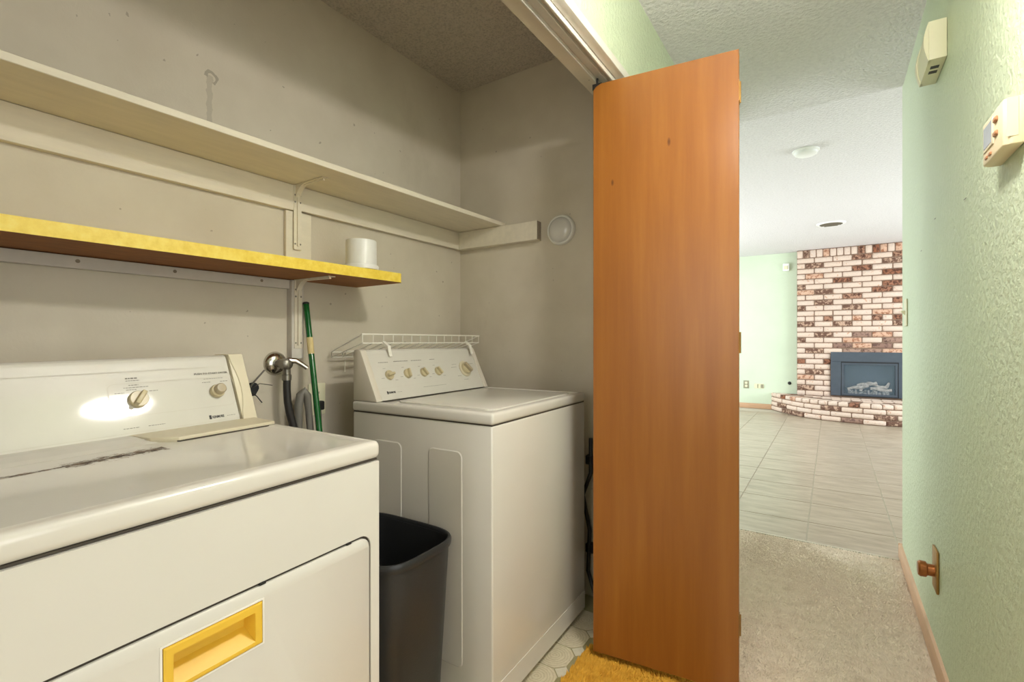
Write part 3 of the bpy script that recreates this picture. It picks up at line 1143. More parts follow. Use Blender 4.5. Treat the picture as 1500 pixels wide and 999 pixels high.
mark_strip(CM, dy, [(-0.262, -0.240, sl(1.0405), 0.0028), (-0.262, -0.236, sl(1.0355), 0.0014), (-0.258, -0.240, sl(1.026), 0.0014), (-0.268, -0.222, sl(1.021), 0.0012),
                    (-0.264, -0.245, sl(1.0165), 0.0012), (-0.285, -0.268, sl(1.011), 0.0012), (-0.222, -0.205, sl(1.011), 0.0012),
                    (-0.105, -0.060, sl(1.0275), 0.0010), (-0.110, -0.090, sl(1.0195), 0.0014), (-0.068, -0.050, sl(1.0195), 0.0014),
                    (-0.281, -0.252, sl(0.9385), 0.0013), (-0.236, -0.204, sl(0.9385), 0.0013), (-0.070, -0.050, sl(0.9375), 0.0010)])


def knob(Mx, y, s_, r, name, parent, ridge_ang=None, cap=False, hgt=0.018, ring=None):
    T = Mx @ Matrix.Translation((y, s_, 0.0))
    if ring:
        B().lathe([(ring, 0.0), (ring, 0.004), (ring - 0.003, 0.006), (0, 0.006)], 36, T).obj(name + '_ring', 'almond', parent)
        T = T @ Matrix.Translation((0, 0, 0.006))
    ko = B().lathe([(r, 0.0), (r, hgt * 0.35), (r * 0.94, hgt * 0.5), (r * 0.90, hgt * 0.55), (0, hgt * 0.55)], 32, T).obj(name, 'knob', parent)
    if ridge_ang is not None:
        b = B().box(-r * 0.90, r * 0.90, -r * 0.26, r * 0.26, hgt * 0.45, hgt * 1.25, 0.0022, 2)
        b.xf(T @ Matrix.Rotation(ridge_ang, 4, 'Z'))
        b.obj('knob_grip', 'knob' if not ring else 'knob_cap', ko)
    if cap:
        B().lathe([(r * 0.78, hgt * 0.5), (r * 0.76, hgt * 1.05), (r * 0.62, hgt * 1.2), (0, hgt * 1.25)], 32, T @ Matrix.Translation((0.002, 0.002, 0))).obj('knob_button', 'knob_cap', ko)
    return ko


knob(CM, -0.2455, sl(0.995), 0.0185, 'timer_knob', dy, math.radians(55))
knob(CM, -0.0815, sl(0.996), 0.0165, 'start_knob', dy, None, True, 0.020)

# ================================================================== WASHER
WLOC = (-0.826, 1.1509, 0.0)
ws = appliance('washing_machine', WLOC, 0.0277, 0.0022, -0.0013, 'white top loading washing machine with a wire rack over its console', 'washer')
WW, WD, WH = 0.6832, 0.6116, 0.912
B().box(-WD + 0.003, -0.004, 0.003, WW - 0.003, 0.022, WH - 0.0385, 0.006, 3).obj('cabinet', 'enamel', ws)
# lower front kick panel, slightly proud
B().box(-0.006, -0.0025, 0.006, WW - 0.006, 0.026, 0.098, 0.001, 1).obj('kick_panel', 'enamel', ws)
for fx in (-0.05, -WD + 0.05):
    for fy in (0.05, WW - 0.05):
        B().lathe([(0.018, 0.002), (0.018, 0.012), (0.008, 0.014), (0.008, 0.028)], 12, Matrix.Translation((fx, fy, 0))).obj('foot', 'black', ws)
# side embossing: two tall rounded panels pressed into the left side
for x0, x1 in ((-0.252, -0.114), (-0.505, -0.368)):
    pts = rrect(x0, x1, 0.12, 0.787, 0.022)
    bq = B()
    o_ = [bq.bm.verts.new((a, 0.0032, c)) for a, c in pts]
    pin = rrect(x0 + 0.004, x1 - 0.004, 0.124, 0.783, 0.018)
    i_ = [bq.bm.verts.new((a, 0.0010, c)) for a, c in pin]
    for k in range(len(pts)):
        j = (k + 1) % len(pts)
        bq.bm.faces.new((o_[k], o_[j], i_[j], i_[k]))
    bq.bm.faces.new(i_)
    bmesh.ops.recalc_face_normals(bq.bm, faces=bq.bm.faces)
    bq.obj('side_emboss', 'enamel', ws, angle=12)
wk = B()
wk.box(-WD, 0.0, 0.0, WW, WH - 0.036, WH, 0.010, 4)
tops = [f for f in wk.bm.faces if f.normal.z > 0.99 and f.calc_area() > 0.1]
bmesh.ops.inset_region(wk.bm, faces=tops, thickness=0.018, depth=0.0)
bmesh.ops.inset_region(wk.bm, faces=tops, thickness=0.005, depth=-0.003)
wk.obj('top_deck', 'enamel', ws)
B().box(-WD + 0.005, -0.006, 0.005, WW - 0.005, WH - 0.0395, WH - 0.0355).obj('deck_seam', 'seam', ws, smooth=False)
# lid in the deck
B().prism(rrect(-0.452, -0.040, 0.060, WW - 0.060, 0.03), WH - 0.004, WH + 0.002, 'z', 0.0015, 2).obj('lid', 'enamel', ws)
# console
wdc, wzc, wdt, wzt = 0.491, WH + 0.001, 0.5755, 1.094
WM = console_frame(wdc, wzc, wdt, wzt)
WL = math.hypot(wdt - wdc, wzt - wzc)
prof = [(-wdc, wzc), (-wdt + 0.005, wzt - 0.012), (-wdt, wzt - 0.004), (-wdt - 0.010, wzt), (-wdt - 0.046, wzt - 0.003), (-wdt - 0.050, wzt - 0.012), (-0.606, wzc)]
prof = [(-wdc, wzc), (-wdt + 0.005, wzt - 0.012), (-wdt, wzt - 0.004), (-wdt - 0.008, wzt), (-0.603, wzt - 0.002), (-0.607, wzt - 0.010), (-0.607, wzc)]
B().prism(prof, 0.030, WW - 0.030, 'y', 0.0008, 1).obj('console', 'console', ws)
wcap = [(-wdc + 0.004, wzc), (-wdt + 0.009, wzt - 0.012), (-wdt + 0.003, wzt - 0.002), (-wdt - 0.008, wzt + 0.002), (-0.604, wzt), (-0.608, wzt - 0.010), (-0.608, wzc)]
B().prism(wcap, 0.004, 0.031, 'y', 0.003, 2).obj('console_end_cap', 'console_side', ws)
B().prism(wcap, WW - 0.031, WW - 0.004, 'y', 0.003, 2).obj('console_end_cap', 'console_side', ws)
B().box(-0.604, -wdc + 0.001, 0.012, WW - 0.012, WH - 0.001, WH + 0.0022).obj('console_seam', 'seam', ws, smooth=False)


def wsl(z):
    return (z - wzc) / (wzt - wzc) * WL


for nm, y, ang_, r in (('water_level_knob', 0.103, 0.15, 0.0185), ('temperature_knob', 0.198, PI / 2 - 0.1, 0.0185), ('speed_knob', 0.289, PI / 2 + 0.5, 0.0185), ('option_knob', 0.377, PI / 2 + 0.55, 0.0185)):
    knob(WM, y, wsl(0.999), r, nm, ws, ang_, False, 0.016)
knob(WM, 0.560, wsl(1.000), 0.027, 'cycle_dial', ws, PI / 2 + 0.7, False, 0.020, 0.037)
on_console(WM, [(0.045, wsl(1.075)), (WW - 0.045, wsl(1.075)), (WW - 0.040, wsl(1.065)), (WW - 0.040, wsl(0.935))], 0.0010, 'panel_outline', 'line', ws)
on_console(WM, [(0.050, wsl(0.955)), (0.47, wsl(0.962))], 0.0010, 'lower_rule', 'line', ws)
on_console(WM, [(0.060, wsl(1.031)), (0.44, wsl(1.036))], 0.0008, 'upper_rule', 'line', ws)
text_mesh('KENMORE', 0.0100, WM @ Matrix.Translation((0.074, wsl(0.9355), 0.0003)), 'maker_name', 'print_dark', ws, 0.0002, 0.0003, 0.034)
on_console(WM, [(0.0695, wsl(0.9355) + 0.001), (0.0695, wsl(0.9355) + 0.0065)], 0.0060, 'maker_emblem', 'print_dark', ws)
it = [(0.070, 0.118, wsl(1.046), 0.0026), (0.146, 0.222, wsl(1.0475), 0.0030), (0.240, 0.300, wsl(1.0475), 0.0028), (0.349, 0.380, wsl(1.0485), 0.0028),
      (0.116, 0.140, wsl(0.9375), 0.0010), (0.26, 0.40, wsl(0.944), 0.0012)]
for y in (0.103, 0.198, 0.289, 0.377):
    it += [(y - 0.040, y - 0.026, wsl(0.990), 0.0016), (y - 0.020, y - 0.008, wsl(1.024), 0.0016), (y + 0.024, y + 0.038, wsl(0.980), 0.0016)]
it += [(0.470, 0.505, wsl(1.010), 0.0018), (0.480, 0.510, wsl(1.022), 0.0014), (0.495, 0.520, wsl(0.972), 0.0018), (0.60, 0.632, wsl(1.020), 0.0018), (0.53, 0.56, wsl(0.955), 0.0016)]
mark_strip(WM, ws, it)

# ================================================================== WIRE RACK OVER THE WASHER
rk = tag(empty('wire_rack', (-1.425, 1.18, 1.115)), 'white wire rack hooked over the washing machine console', 'rack')
rx_, ry_, rz_ = -1.425, 1.18, 1.115
y0, y1 = 1.168, 1.862
zf0, zf1, zr0, zr1 = 1.117, 1.150, 1.062, 1.082
xf_, xr_ = -1.425, -1.605


def rt(pts, r, name):
    return B().tube([(a - rx_, b_ - ry_, c_ - rz_) for a, b_, c_ in pts], r, 6).obj(name, 'wire', rk)


rt([(xf_, y0 - 0.004, zf1), (xf_, y1 + 0.004, zf1)], 0.0032, 'front_top_rail')
rt([(xf_, y0, zf0), (xf_, y1, zf0)], 0.0028, 'front_bottom_rail')
rt([(xr_, y0, zr0), (xr_, y1, zr0)], 0.0028, 'rear_bottom_rail')
rt([(xr_, y0, zr1), (xr_, y1, zr1)], 0.0028, 'rear_top_rail')
rt([(xf_, y0, zf1), (xr_, y0, zr1)], 0.0026, 'side_rail')
rt([(xf_, y1, zf1), (xr_, y1, zr1)], 0.0026, 'side_rail')
xm = (xf_ + xr_) / 2
rt([(xm, y0, (zf0 + zr0) / 2 - 0.003), (xm, y1, (zf0 + zr0) / 2 - 0.003)], 0.0026, 'middle_rail')
nw = 14
for k in range(nw + 1):
    y = y0 + (y1 - y0) * k / nw
    rt([(xf_, y, zf1), (xf_, y, zf0), (xr_, y, zr0), (xr_, y, zr1)], 0.0019, 'cross_wire')
for y in (1.268, 1.760):
    hk = B()
    px_ = lambda *q: [(a - rx_, c_ - rz_) for a, c_ in q]
    hk.prism(px_((-1.425, 1.118), (-1.398, 1.101), (-1.3935, 1.085), (-1.387, 1.066), (-1.384, 1.067), (-1.3905, 1.088), (-1.394, 1.106), (-1.423, 1.124)), y - ry_ - 0.007, y - ry_ + 0.007, 'y')
    hk.obj('hook_strap', 'wire', rk, smooth=False)
for y in (1.25, 1.79):
    rt([(xr_, y, zr1), (xr_ - 0.015, y, zr1 + 0.004), (xr_ - 0.026, y, zr1 - 0.02), (XB + 0.0015, y, 1.0)], 0.0026, 'wall_strut')

# ================================================================== WASTE BIN
bn = tag(empty('waste_bin', (-1.10, 0.955, 0.0)), 'charcoal plastic waste bin standing between dryer and washing machine', 'bin')
BZ = 0.560


def sup(a, b_, n, e=4.2):
    out = []
    for i in range(n):
        t = 2 * PI * i / n
        c_, s_ = math.cos(t), math.sin(t)
        out.append((a * math.copysign(abs(c_) ** (2 / e), c_), b_ * math.copysign(abs(s_) ** (2 / e), s_)))
    return out


def shell(rings, n=48, mat4=None):
    b = B()
    rr = []
    for a, b2, z in rings:
        rr.append([b.bm.verts.new((x, y, z)) for x, y in sup(a, b2, n)])
    for p0, p1 in zip(rr[:-1], rr[1:]):
        for i in range(n):
            j = (i + 1) % n
            b.bm.faces.new((p0[i], p0[j], p1[j], p1[i]))
    b.bm.faces.new(rr[0])
    b.bm.faces.new(rr[-1])
    bmesh.ops.recalc_face_normals(b.bm, faces=b.bm.faces)
    return b


BA, BB = 0.200, 0.150
shell([(BA * 0.80, BB * 0.78, 0.002), (BA * 0.82, BB * 0.80, 0.010), (BA * 0.965, BB * 0.955, BZ - 0.03), (BA * 0.965, BB * 0.955, BZ - 0.012), (BA * 0.95, BB * 0.935, BZ - 0.012), (BA * 0.80, BB * 0.78, 0.02)]).obj('body', 'bin', bn)
shell([(BA * 0.94, BB * 0.925, BZ - 0.020), (BA * 0.985, BB * 0.98, BZ - 0.020), (BA, BB, BZ - 0.014), (BA, BB, BZ - 0.006), (BA * 0.985, BB * 0.98, BZ), (BA * 0.955, BB * 0.945, BZ), (BA * 0.94, BB * 0.925, BZ - 0.006)]).bm.free()
b = B()
n = 48
rings = [(0.955, BZ - 0.022), (0.990, BZ - 0.022), (1.0, BZ - 0.014), (1.0, BZ - 0.006), (0.985, BZ), (0.960, BZ), (0.945, BZ - 0.006), (0.945, BZ - 0.018)]
rr = [[b.bm.verts.new((x, y, z)) for x, y in sup(BA * k, BB * (k - 0.004), n)] for k, z in rings]
for q_ in range(len(rr)):
    p0, p1 = rr[q_], rr[(q_ + 1) % len(rr)]
    for i in range(n):
        j = (i + 1) % n
        b.bm.faces.new((p0[i], p0[j], p1[j], p1[i]))
bmesh.ops.recalc_face_normals(b.bm, faces=b.bm.faces)
b.obj('rim', 'bin', bn)
bn.rotation_euler = (0, 0, 0.03)

# ================================================================== THINGS ON THE WALL AND SHELF
# pot on the yellow shelf
pt = tag(empty('plant_pot', (-1.418, 1.157, 1.379)), 'small empty white flower pot on the end of the yellow shelf', 'pot')
B().lathe([(0.0545, 0.014), (0.0535, 0.104), (0.0525, 0.107), (0.0495, 0.106), (0.048, 0.02), (0, 0.02)], 40).obj('pot_body', 'pot', pt)
B().lathe([(0.054, 0.0), (0.0605, 0.003), (0.0615, 0.014), (0.0595, 0.018), (0.0555, 0.0185), (0.053, 0.010), (0, 0.008)], 40).obj('saucer', 'pot', pt)

# washer tap with escutcheon, lever and black hose
vy, vz = 0.958, 1.046
vv = tag(empty('wall_tap', (XB, vy, vz)), 'chrome laundry tap on a round wall plate with a black hose', 'tap')
RY = Matrix.Rotation(PI / 2, 4, 'Y')
B().lathe([(0.042, 0.0005), (0.041, 0.006), (0.032, 0.016), (0.018, 0.021), (0, 0.022)], 32, RY).obj('wall_plate', 'chrome', vv)
B().lathe([(0.014, 0.018), (0.014, 0.050), (0.019, 0.054), (0.019, 0.080), (0.012, 0.086), (0, 0.088)], 20, RY).obj('tap_body', 'dull_metal', vv)
B().tube([(0.066, 0.0, 0.0), (0.066, 0.004, -0.022), (0.066, 0.004, -0.040)], 0.013, 14).obj('spout', 'dull_metal', vv)
B().lathe([(0.0155, -0.056), (0.0155, -0.038), (0.013, -0.036), (0, -0.036)], 12, Matrix.Translation((0.066, 0.004, 0))).obj('hose_nut', 'dull_metal', vv)
B().tube([(0.070, 0.006, 0.012), (0.082, 0.028, 0.010), (0.090, 0.044, -0.002)], 0.008, 10, [0.013, 0.010, 0.009]).obj('lever', 'chrome', vv)
B().tube([(0.090, 0.044, -0.002), (0.096, 0.056, -0.012), (0.098, 0.060, -0.016)], 0.0085, 10).obj('lever_tip', 'chrome', vv)
hs = [(0.066, 0.004, -0.052), (0.067, 0.004, -0.09), (0.068, 0.006, -0.13), (0.070, 0.012, -0.17), (0.073, 0.022, -0.21), (0.078, 0.036, -0.26), (0.085, 0.052, -0.34), (0.09, 0.07, -0.45), (0.10, 0.12, -0.60), (0.11, 0.2, -0.72)]
B().tube(hs, 0.0125, 14).obj('hose', 'rubber', vv)

# grey corrugated drain hose behind it
gh = tag(empty('drain_hose', (XB + 0.06, 1.012, 0.90)), 'grey bent drain hose beside the green broom handle', 'hose')
hp = [(0.00, 0.000, -0.40), (0.0, 0.0, -0.2), (0.0, -0.002, -0.05), (0.005, -0.004, 0.0), (0.008, 0.0, 0.035), (0.012, 0.012, 0.048), (0.016, 0.022, 0.030), (0.016, 0.027, -0.02), (0.016, 0.034, -0.1), (0.016, 0.038, -0.4)]
B().tube(hp, 0.012, 12, [0.013, 0.013, 0.013, 0.014, 0.014, 0.014, 0.014, 0.012, 0.012, 0.012]).obj('hose_body', 'grey_rubber', gh)

# wall socket behind the broom
so = tag(empty('wall_socket', (XB, 1.122, 0.905)), 'cream wall socket half hidden behind the green broom handle', 'socket')
B().box(0.0005, 0.006, -0.036, 0.036, -0.060, 0.060, 0.003, 2).obj('plate', 'ivory', so)
for z in (0.022, -0.022):
    f_ = B().lathe([(0.016, 0.004), (0.016, 0.0075), (0, 0.0075)], 20, Matrix.Translation((0, 0, z)) @ RY).obj('outlet_face', 'ivory', so)
    B().box(0.0074, 0.0079, -0.007, -0.005, z - 0.002, z + 0.006).box(0.0074, 0.0079, 0.005, 0.007, z - 0.002, z + 0.006).obj('slots', 'black', f_, smooth=False)
B().box(0.0076, 0.034, -0.016, 0.014, -0.040, -0.006, 0.005, 2).tube([(0.026, -0.002, -0.036), (0.032, -0.002, -0.10), (0.03, 0.0, -0.4)], 0.004, 8).obj('black_plug', 'black', so)

# hole in the wall with loose wires
hl = tag(empty('wire_hole', (XB, 0.878, 0.962)), 'ragged hole in the closet wall with loose wires by the dryer', 'hole')
prof = [(0.021 * (1 + 0.14 * math.sin(3 * a) + 0.08 * math.cos(5 * a)) * math.cos(a), 0.026 * (1 + 0.12 * math.cos(2 * a)) * math.sin(a)) for a in [2 * PI * k / 20 for k in range(20)]]
B().prism(prof, 0.0004, 0.0022, 'x').obj('opening', 'fp_dark', hl, smooth=False)
B().tube([(0.002, -0.010, 0.0), (0.03, -0.016, 0.020), (0.05, -0.005, 0.045), (0.055, 0.012, 0.066)], 0.0028, 8).obj('loose_wire', 'grey_rubber', hl)
B().tube([(0.002, -0.002, 0.004), (0.03, 0.010, 0.020), (0.045, 0.045, 0.012)], 0.0016, 6).obj('loose_wire', 'dull_metal', hl)
B().tube([(0.002, -0.010, -0.006), (0.03, 0.000, -0.022), (0.04, 0.012, -0.044)], 0.0018, 6).obj('loose_wire', 'rubber', hl)

# broom handle leaning on the wall
bt = Vector((XB + 0.040, 1.052, 1.264))
bd = (Vector((XB + 0.115, 1.056, 0.80)) - bt).normalized()
blen = (1.264 - 0.03) / -bd.z
br = tag(empty('broom', bt + bd * blen), 'green metal broom handle with a paper sticker leaning on the wall', 'broom')
u_ = -bd * blen
Q = Vector((0, 0, 1)).rotation_difference(u_.normalized()).to_matrix().to_4x4()
B().lathe([(0.0105, 0.06), (0.0105, blen - 0.004), (0.009, blen), (0, blen)], 18, Q).obj('handle', 'broom', br)
B().lathe([(0.0112, blen - 0.188), (0.0112, blen - 0.128)], 18, Q).obj('paper_sticker', 'paper', br)
B().lathe([(0.0112, blen - 0.006), (0.0112, blen), (0.006, blen + 0.003), (0, blen + 0.003)], 18, Q).obj('end_cap', 'black', br)
hb_ = B().box(-0.10, 0.10, -0.022, 0.022, 0.055, 0.10, 0.01, 2)
for k in range(10):
    hb_.box(-0.095 + k * 0.019, -0.080 + k * 0.019, -0.018, 0.018, -0.022, 0.055)
hb_.obj('brush_head', 'black', br)

# round stick-on light on the end wall
pk = tag(empty('puck_light', (-1.032, YE, 1.633)), 'round milky stick-on light on the closet end wall, switched off', 'light')
RXm = Matrix.Rotation(PI / 2, 4, 'X')
B().lathe([(0.069, 0.0005), (0.070, 0.006), (0.067, 0.017), (0.062, 0.020), (0.056, 0.018), (0, 0.016)], 40, RXm).obj('ring', 'pot', pk)
B().lathe([(0.059, 0.016), (0.054, 0.026), (0.040, 0.034), (0.020, 0.0385), (0, 0.040)], 40, RXm).obj('lens', 'puck', pk)

# gold shag rug
rg_ = tag(empty('shag_rug', (-0.60, 1.25, 0.0)), 'gold shag carpet remnant under the folded door at the closet threshold', 'rug')
B().prism([(-0.745 + 0.60, 0.55 - 1.25), (-0.32 + 0.60, 0.55 - 1.25), (-0.30 + 0.60, 1.70 - 1.25), (-0.735 + 0.60, 1.63 - 1.25)], 0.0005, 0.006, 'z').obj('backing', 'gold', rg_, smooth=False)
o = pile('shag_pile', rg_, 'gold', -0.742, -0.31, 0.9, 1.640, 0.004, 11000, 0.019, 0.0062, 0.013, 5)
o.location = (0.60, -1.25, 0)
# dark supply clutter beside the washer: black drain cord clips on the end wall
cd = tag(empty('hanging_cords', (-0.93, YE - 0.02, 0.0)), 'dark cords hanging in the gap between washing machine and folded door', 'cord')
B().tube([(0.05, 0, 0.70), (0.055, -0.01, 0.55), (0.02, -0.015, 0.45), (0.05, -0.01, 0.30), (0.04, -0.005, 0.12), (0.09, -0.03, 0.02)], 0.009, 8).obj('cord', 'rubber', cd)
B().tube([(0.10, 0, 0.66), (0.07, -0.012, 0.52), (0.11, -0.010, 0.40), (0.085, -0.008, 0.15)], 0.006, 8).obj('cord', 'grey_rubber', cd)
B().box(0.03, 0.12, -0.014, 0.018, 0.585, 0.625, 0.004, 1).obj('cord_clip', 'black', cd)
B().box(0.03, 0.12, -0.014, 0.018, 0.20, 0.24, 0.004, 1).obj('cord_clip', 'black', cd)

# ================================================================== RIGHT WALL FITTINGS
# thermostat
th = tag(empty('thermostat', (XR, 1.366, 1.545)), 'cream programmable thermostat on the green wall', 'thermostat')
tb = B()
tb.prism([(-0.0005, -0.076), (-0.020, -0.076), (-0.030, -0.068), (-0.032, 0.066), (-0.022, 0.076), (-0.0005, 0.076)], -0.045, 0.045, 'z', 0.003, 2)
tb.obj('housing', 'thermo', th)
B().box(-0.003, -0.0004, -0.070, 0.070, -0.040, 0.040).obj('wall_base', 'almond', th, smooth=False)
B().box(-0.0335, -0.030, -0.012, 0.058, -0.020, 0.036, 0.001, 1).obj('screen_bezel', 'almond', th)
B().box(-0.0340, -0.0328, -0.006, 0.052, -0.014, 0.030).obj('screen', 'lcd', th, smooth=False)
for y, z in ((-0.030, 0.022), (-0.030, -0.006)):
    B().box(-0.0350, -0.029, y - 0.010, y + 0.010, z - 0.005, z + 0.005, 0.002, 1).obj('button', 'brown_btn', th)
for y, z in ((0.010, -0.034), (0.036, -0.034)):
    B().box(-0.0345, -0.029, y - 0.007, y + 0.007, z - 0.003, z + 0.003, 0.001, 1).obj('button', 'brown_btn', th)
B().box(-0.026, -0.010, -0.0768, -0.0755, -0.030, 0.044).obj('side_cover_line', 'almond', th, smooth=False)

# door chime box
ch = tag(empty('door_chime', (XR, 2.125, 2.085)), 'ivory door chime box high on the green wall with two slots underneath', 'chime')
B().box(-0.046, -0.0005, -0.100, 0.100, -0.062, 0.062, 0.003, 2).obj('chime_box', 'ivory', ch)
for y, s_ in ((-0.085, 1), (0.085, -1)):
    pts = []
    for k in range(9):
        z = -0.062 + 0.124 * k / 8
        pts.append((-0.046 - 0.012 * math.cos(PI * (k / 8 - 0.5)), z))
    pts += [(-0.040, 0.062), (-0.040, -0.062)]
    B().prism(pts, y - 0.012, y + 0.012, 'y').obj('curved_rib', 'ivory', ch, angle=30)
B().prism([(-0.046, -0.055), (-0.051, -0.03), (-0.053, 0.0), (-0.051, 0.03), (-0.046, 0.055)], -0.070, 0.070, 'y').obj('face_plate', 'ivory', ch)
for y in (-0.040, -0.004):
    B().box(-0.034, -0.012, y - 0.010, y + 0.010, -0.0628, -0.0615).obj('sound_slot', 'black', ch, smooth=False)

# light switch near the end of the wall
sw = tag(empty('light_switch', (XR, 3.01, 1.262)), 'ivory light switch at the far end of the green wall', 'switch')
B().box(-0.007, -0.0005, -0.036, 0.036, -0.066, 0.066, 0.003, 2).obj('plate', 'ivory', sw)
B().prism([(-0.007, -0.012), (-0.024, 0.004), (-0.024, 0.010), (-0.007, 0.010)], -0.006, 0.006, 'y').obj('toggle', 'ivory', sw, smooth=False)

# brass plate with knob low on the wall
kp = tag(empty('brass_wall_plate', (XR, 2.205, 0.335)), 'brass wall plate with a protruding copper knob above the baseboard', 'plate')
B().box(-0.008, -0.0005, -0.042, 0.042, -0.072, 0.072, 0.003, 2).obj('plate', 'brass', kp)
B().lathe([(0.020, 0.007), (0.020, 0.026), (0.026, 0.030), (0.027, 0.046), (0.022, 0.052), (0, 0.053)], 24, Matrix.Translation((0, 0.004, -0.008)) @ Matrix.Rotation(-PI / 2, 4, 'Y')).obj('knob', 'copper', kp)
# small staples in the wall
for k, (y, z) in enumerate(((1.78, 1.512), (2.24, 1.555), (2.55, 1.49))):
    tag(B().tube([(XR - 0.0015, y - 0.012, z), (XR - 0.0015, y + 0.012, z + 0.001)], 0.0010, 6).obj('staple', 'dull_metal'),
        ['thin grey staple on the green wall nearest the thermostat', 'thin grey staple, middle of three on the green wall', 'thin grey staple on the green wall, farthest from the thermostat'][k], 'staple', 'staples on the green wall')

# pendant lamp in the hall, above the camera's frame
lp = tag(empty('pendant_lamp', (-0.02, 1.00, H1)), 'lit glass bowl lamp hanging from the hall ceiling', 'lamp')
B().lathe([(0.06, -0.0005), (0.06, -0.012), (0.02, -0.022), (0, -0.022)], 24).obj('canopy', 'brass', lp)
B().tube([(0, 0, -0.02), (0, 0, -0.36)], 0.006, 10).obj('rod', 'brass', lp)
B().lathe([(0, -0.475), (0.05, -0.47), (0.095, -0.45), (0.125, -0.415), (0.130, -0.39), (0.118, -0.365), (0.06, -0.352), (0, -0.35)], 32).xf(Matrix.Translation((0, 0, -0.412)) @ Matrix.Diagonal((0.50, 1.02, 0.46, 1)) @ Matrix.Translation((0, 0, 0.412))).obj('lamp_bowl', 'lampglass', lp)

# ================================================================== LIVING ROOM FITTINGS
sd = tag(empty('smoke_detector', (-0.16, 4.225, H2)), 'round white smoke detector on the living room ceiling', 'detector')
B().lathe([(0.088, -0.0005), (0.088, -0.010), (0.082, -0.014), (0, -0.014)], 32).obj('base', 'white_plastic', sd)
B().lathe([(0.075, -0.013), (0.073, -0.030), (0.060, -0.038), (0, -0.039)], 32).obj('cover', 'white_plastic', sd)
cv = tag(empty('ceiling_vent', (-0.005, 7.02, H2)), 'round dark slotted vent in the living room ceiling', 'vent')
B().lathe([(0.155, -0.0005), (0.155, -0.006), (0.125, -0.016), (0.120, -0.012), (0.120, -0.0005)], 36).obj('rim', 'white_plastic', cv)
B().lathe([(0.122, -0.0006), (0.122, -0.004), (0, -0.004)], 36).obj('duct', 'fp_dark', cv)
for k in range(6):
    yy = -0.09 + k * 0.036
    w = math.sqrt(0.118 ** 2 - yy ** 2)
    B().prism([(yy, -0.005), (yy + 0.012, -0.016), (yy + 0.014, -0.015), (yy + 0.002, -0.004)], -w, w, 'x').obj('fin', 'dull_metal', cv, smooth=False)
sn = tag(empty('wall_sensor', (-0.612, YF, 2.315)), 'small white sensor box on the far wall beside the bricks', 'sensor')
B().box(-0.045, 0.045, -0.045, -0.0005, -0.06, 0.06, 0.008, 2).obj('sensor_case', 'white_plastic', sn)
B().prism([(-0.030, -0.045), (-0.018, -0.056), (0.018, -0.056), (0.030, -0.045)], -0.035, 0.02, 'z').obj('sensor_lens', 'ivory', sn)
ou = tag(empty('wall_outlet', (-1.20, YF, 0.395)), 'tan wall outlet low on the mint far wall', 'outlet')
B().box(-0.042, 0.042, -0.007, -0.0005, -0.065, 0.065, 0.003, 2).obj('plate', 'outlet_tan', ou)
for z in (0.026, -0.026):
    B().lathe([(0.020, 0.006), (0.020, 0.010), (0, 0.010)], 16, Matrix.Translation((0, 0, z)) @ RXm).obj('outlet_face', 'ivory', ou)
cb = tag(empty('cable_plate', (-1.0, YF, 0.375)), 'pale cable plate with grey connectors right of the tan outlet', 'plate')
B().box(-0.075, 0.065, -0.005, -0.0005, -0.040, 0.040, 0.002, 1).obj('plate', 'ivory', cb)
B().box(-0.030, -0.018, -0.012, -0.005, -0.030, 0.030).obj('connector', 'outlet_tan', cb, smooth=False)
B().box(0.022, 0.060, -0.014, -0.005, -0.028, 0.030).obj('connector', 'outlet_tan', cb, smooth=False)
gk = tag(empty('gas_key', (-0.565, YF, 0.445)), 'small dark gas valve fitting on the far wall above the hearth', 'valve')
B().lathe([(0.026, 0.0005), (0.026, 0.005), (0.012, 0.008), (0.012, 0.018), (0, 0.018)], 16, RXm).obj('fitting', 'black', gk)

# ---------------------------------------------------------------- chimney breast of single bricks
BY = 8.85                 # face of the brickwork
BX0, BX1 = -0.459, 1.46
FX0, FX1, FZ0, FZ1 = -0.009, 0.932, 0.300, 0.958
CO = 0.0827
fp = tag(empty('brick_fireplace', ((BX0 + BX1) / 2, BY, 0.0)), 'whitewashed brick chimney breast with a curved raised brick hearth', 'fireplace')
ox, oy = (BX0 + BX1) / 2, BY
core = B()
core.box(BX0 - ox + 0.004, FX0 - ox + 0.01, 0.010, YF - BY - 0.002, 0.002, H2 - 0.002)
core.box(FX1 - ox - 0.01, BX1 - ox - 0.004, 0.010, YF - BY - 0.002, 0.002, H2 - 0.002)
core.box(FX0 - ox + 0.01, FX1 - ox - 0.01, 0.010, YF - BY - 0.002, FZ1 - 0.01, H2 - 0.002)
core.box(FX0 - ox + 0.01, FX1 - ox - 0.01, 0.010, YF - BY - 0.002, 0.002, FZ0 + 0.005)
core.obj('mortar_core', 'mortar', fp, smooth=False)
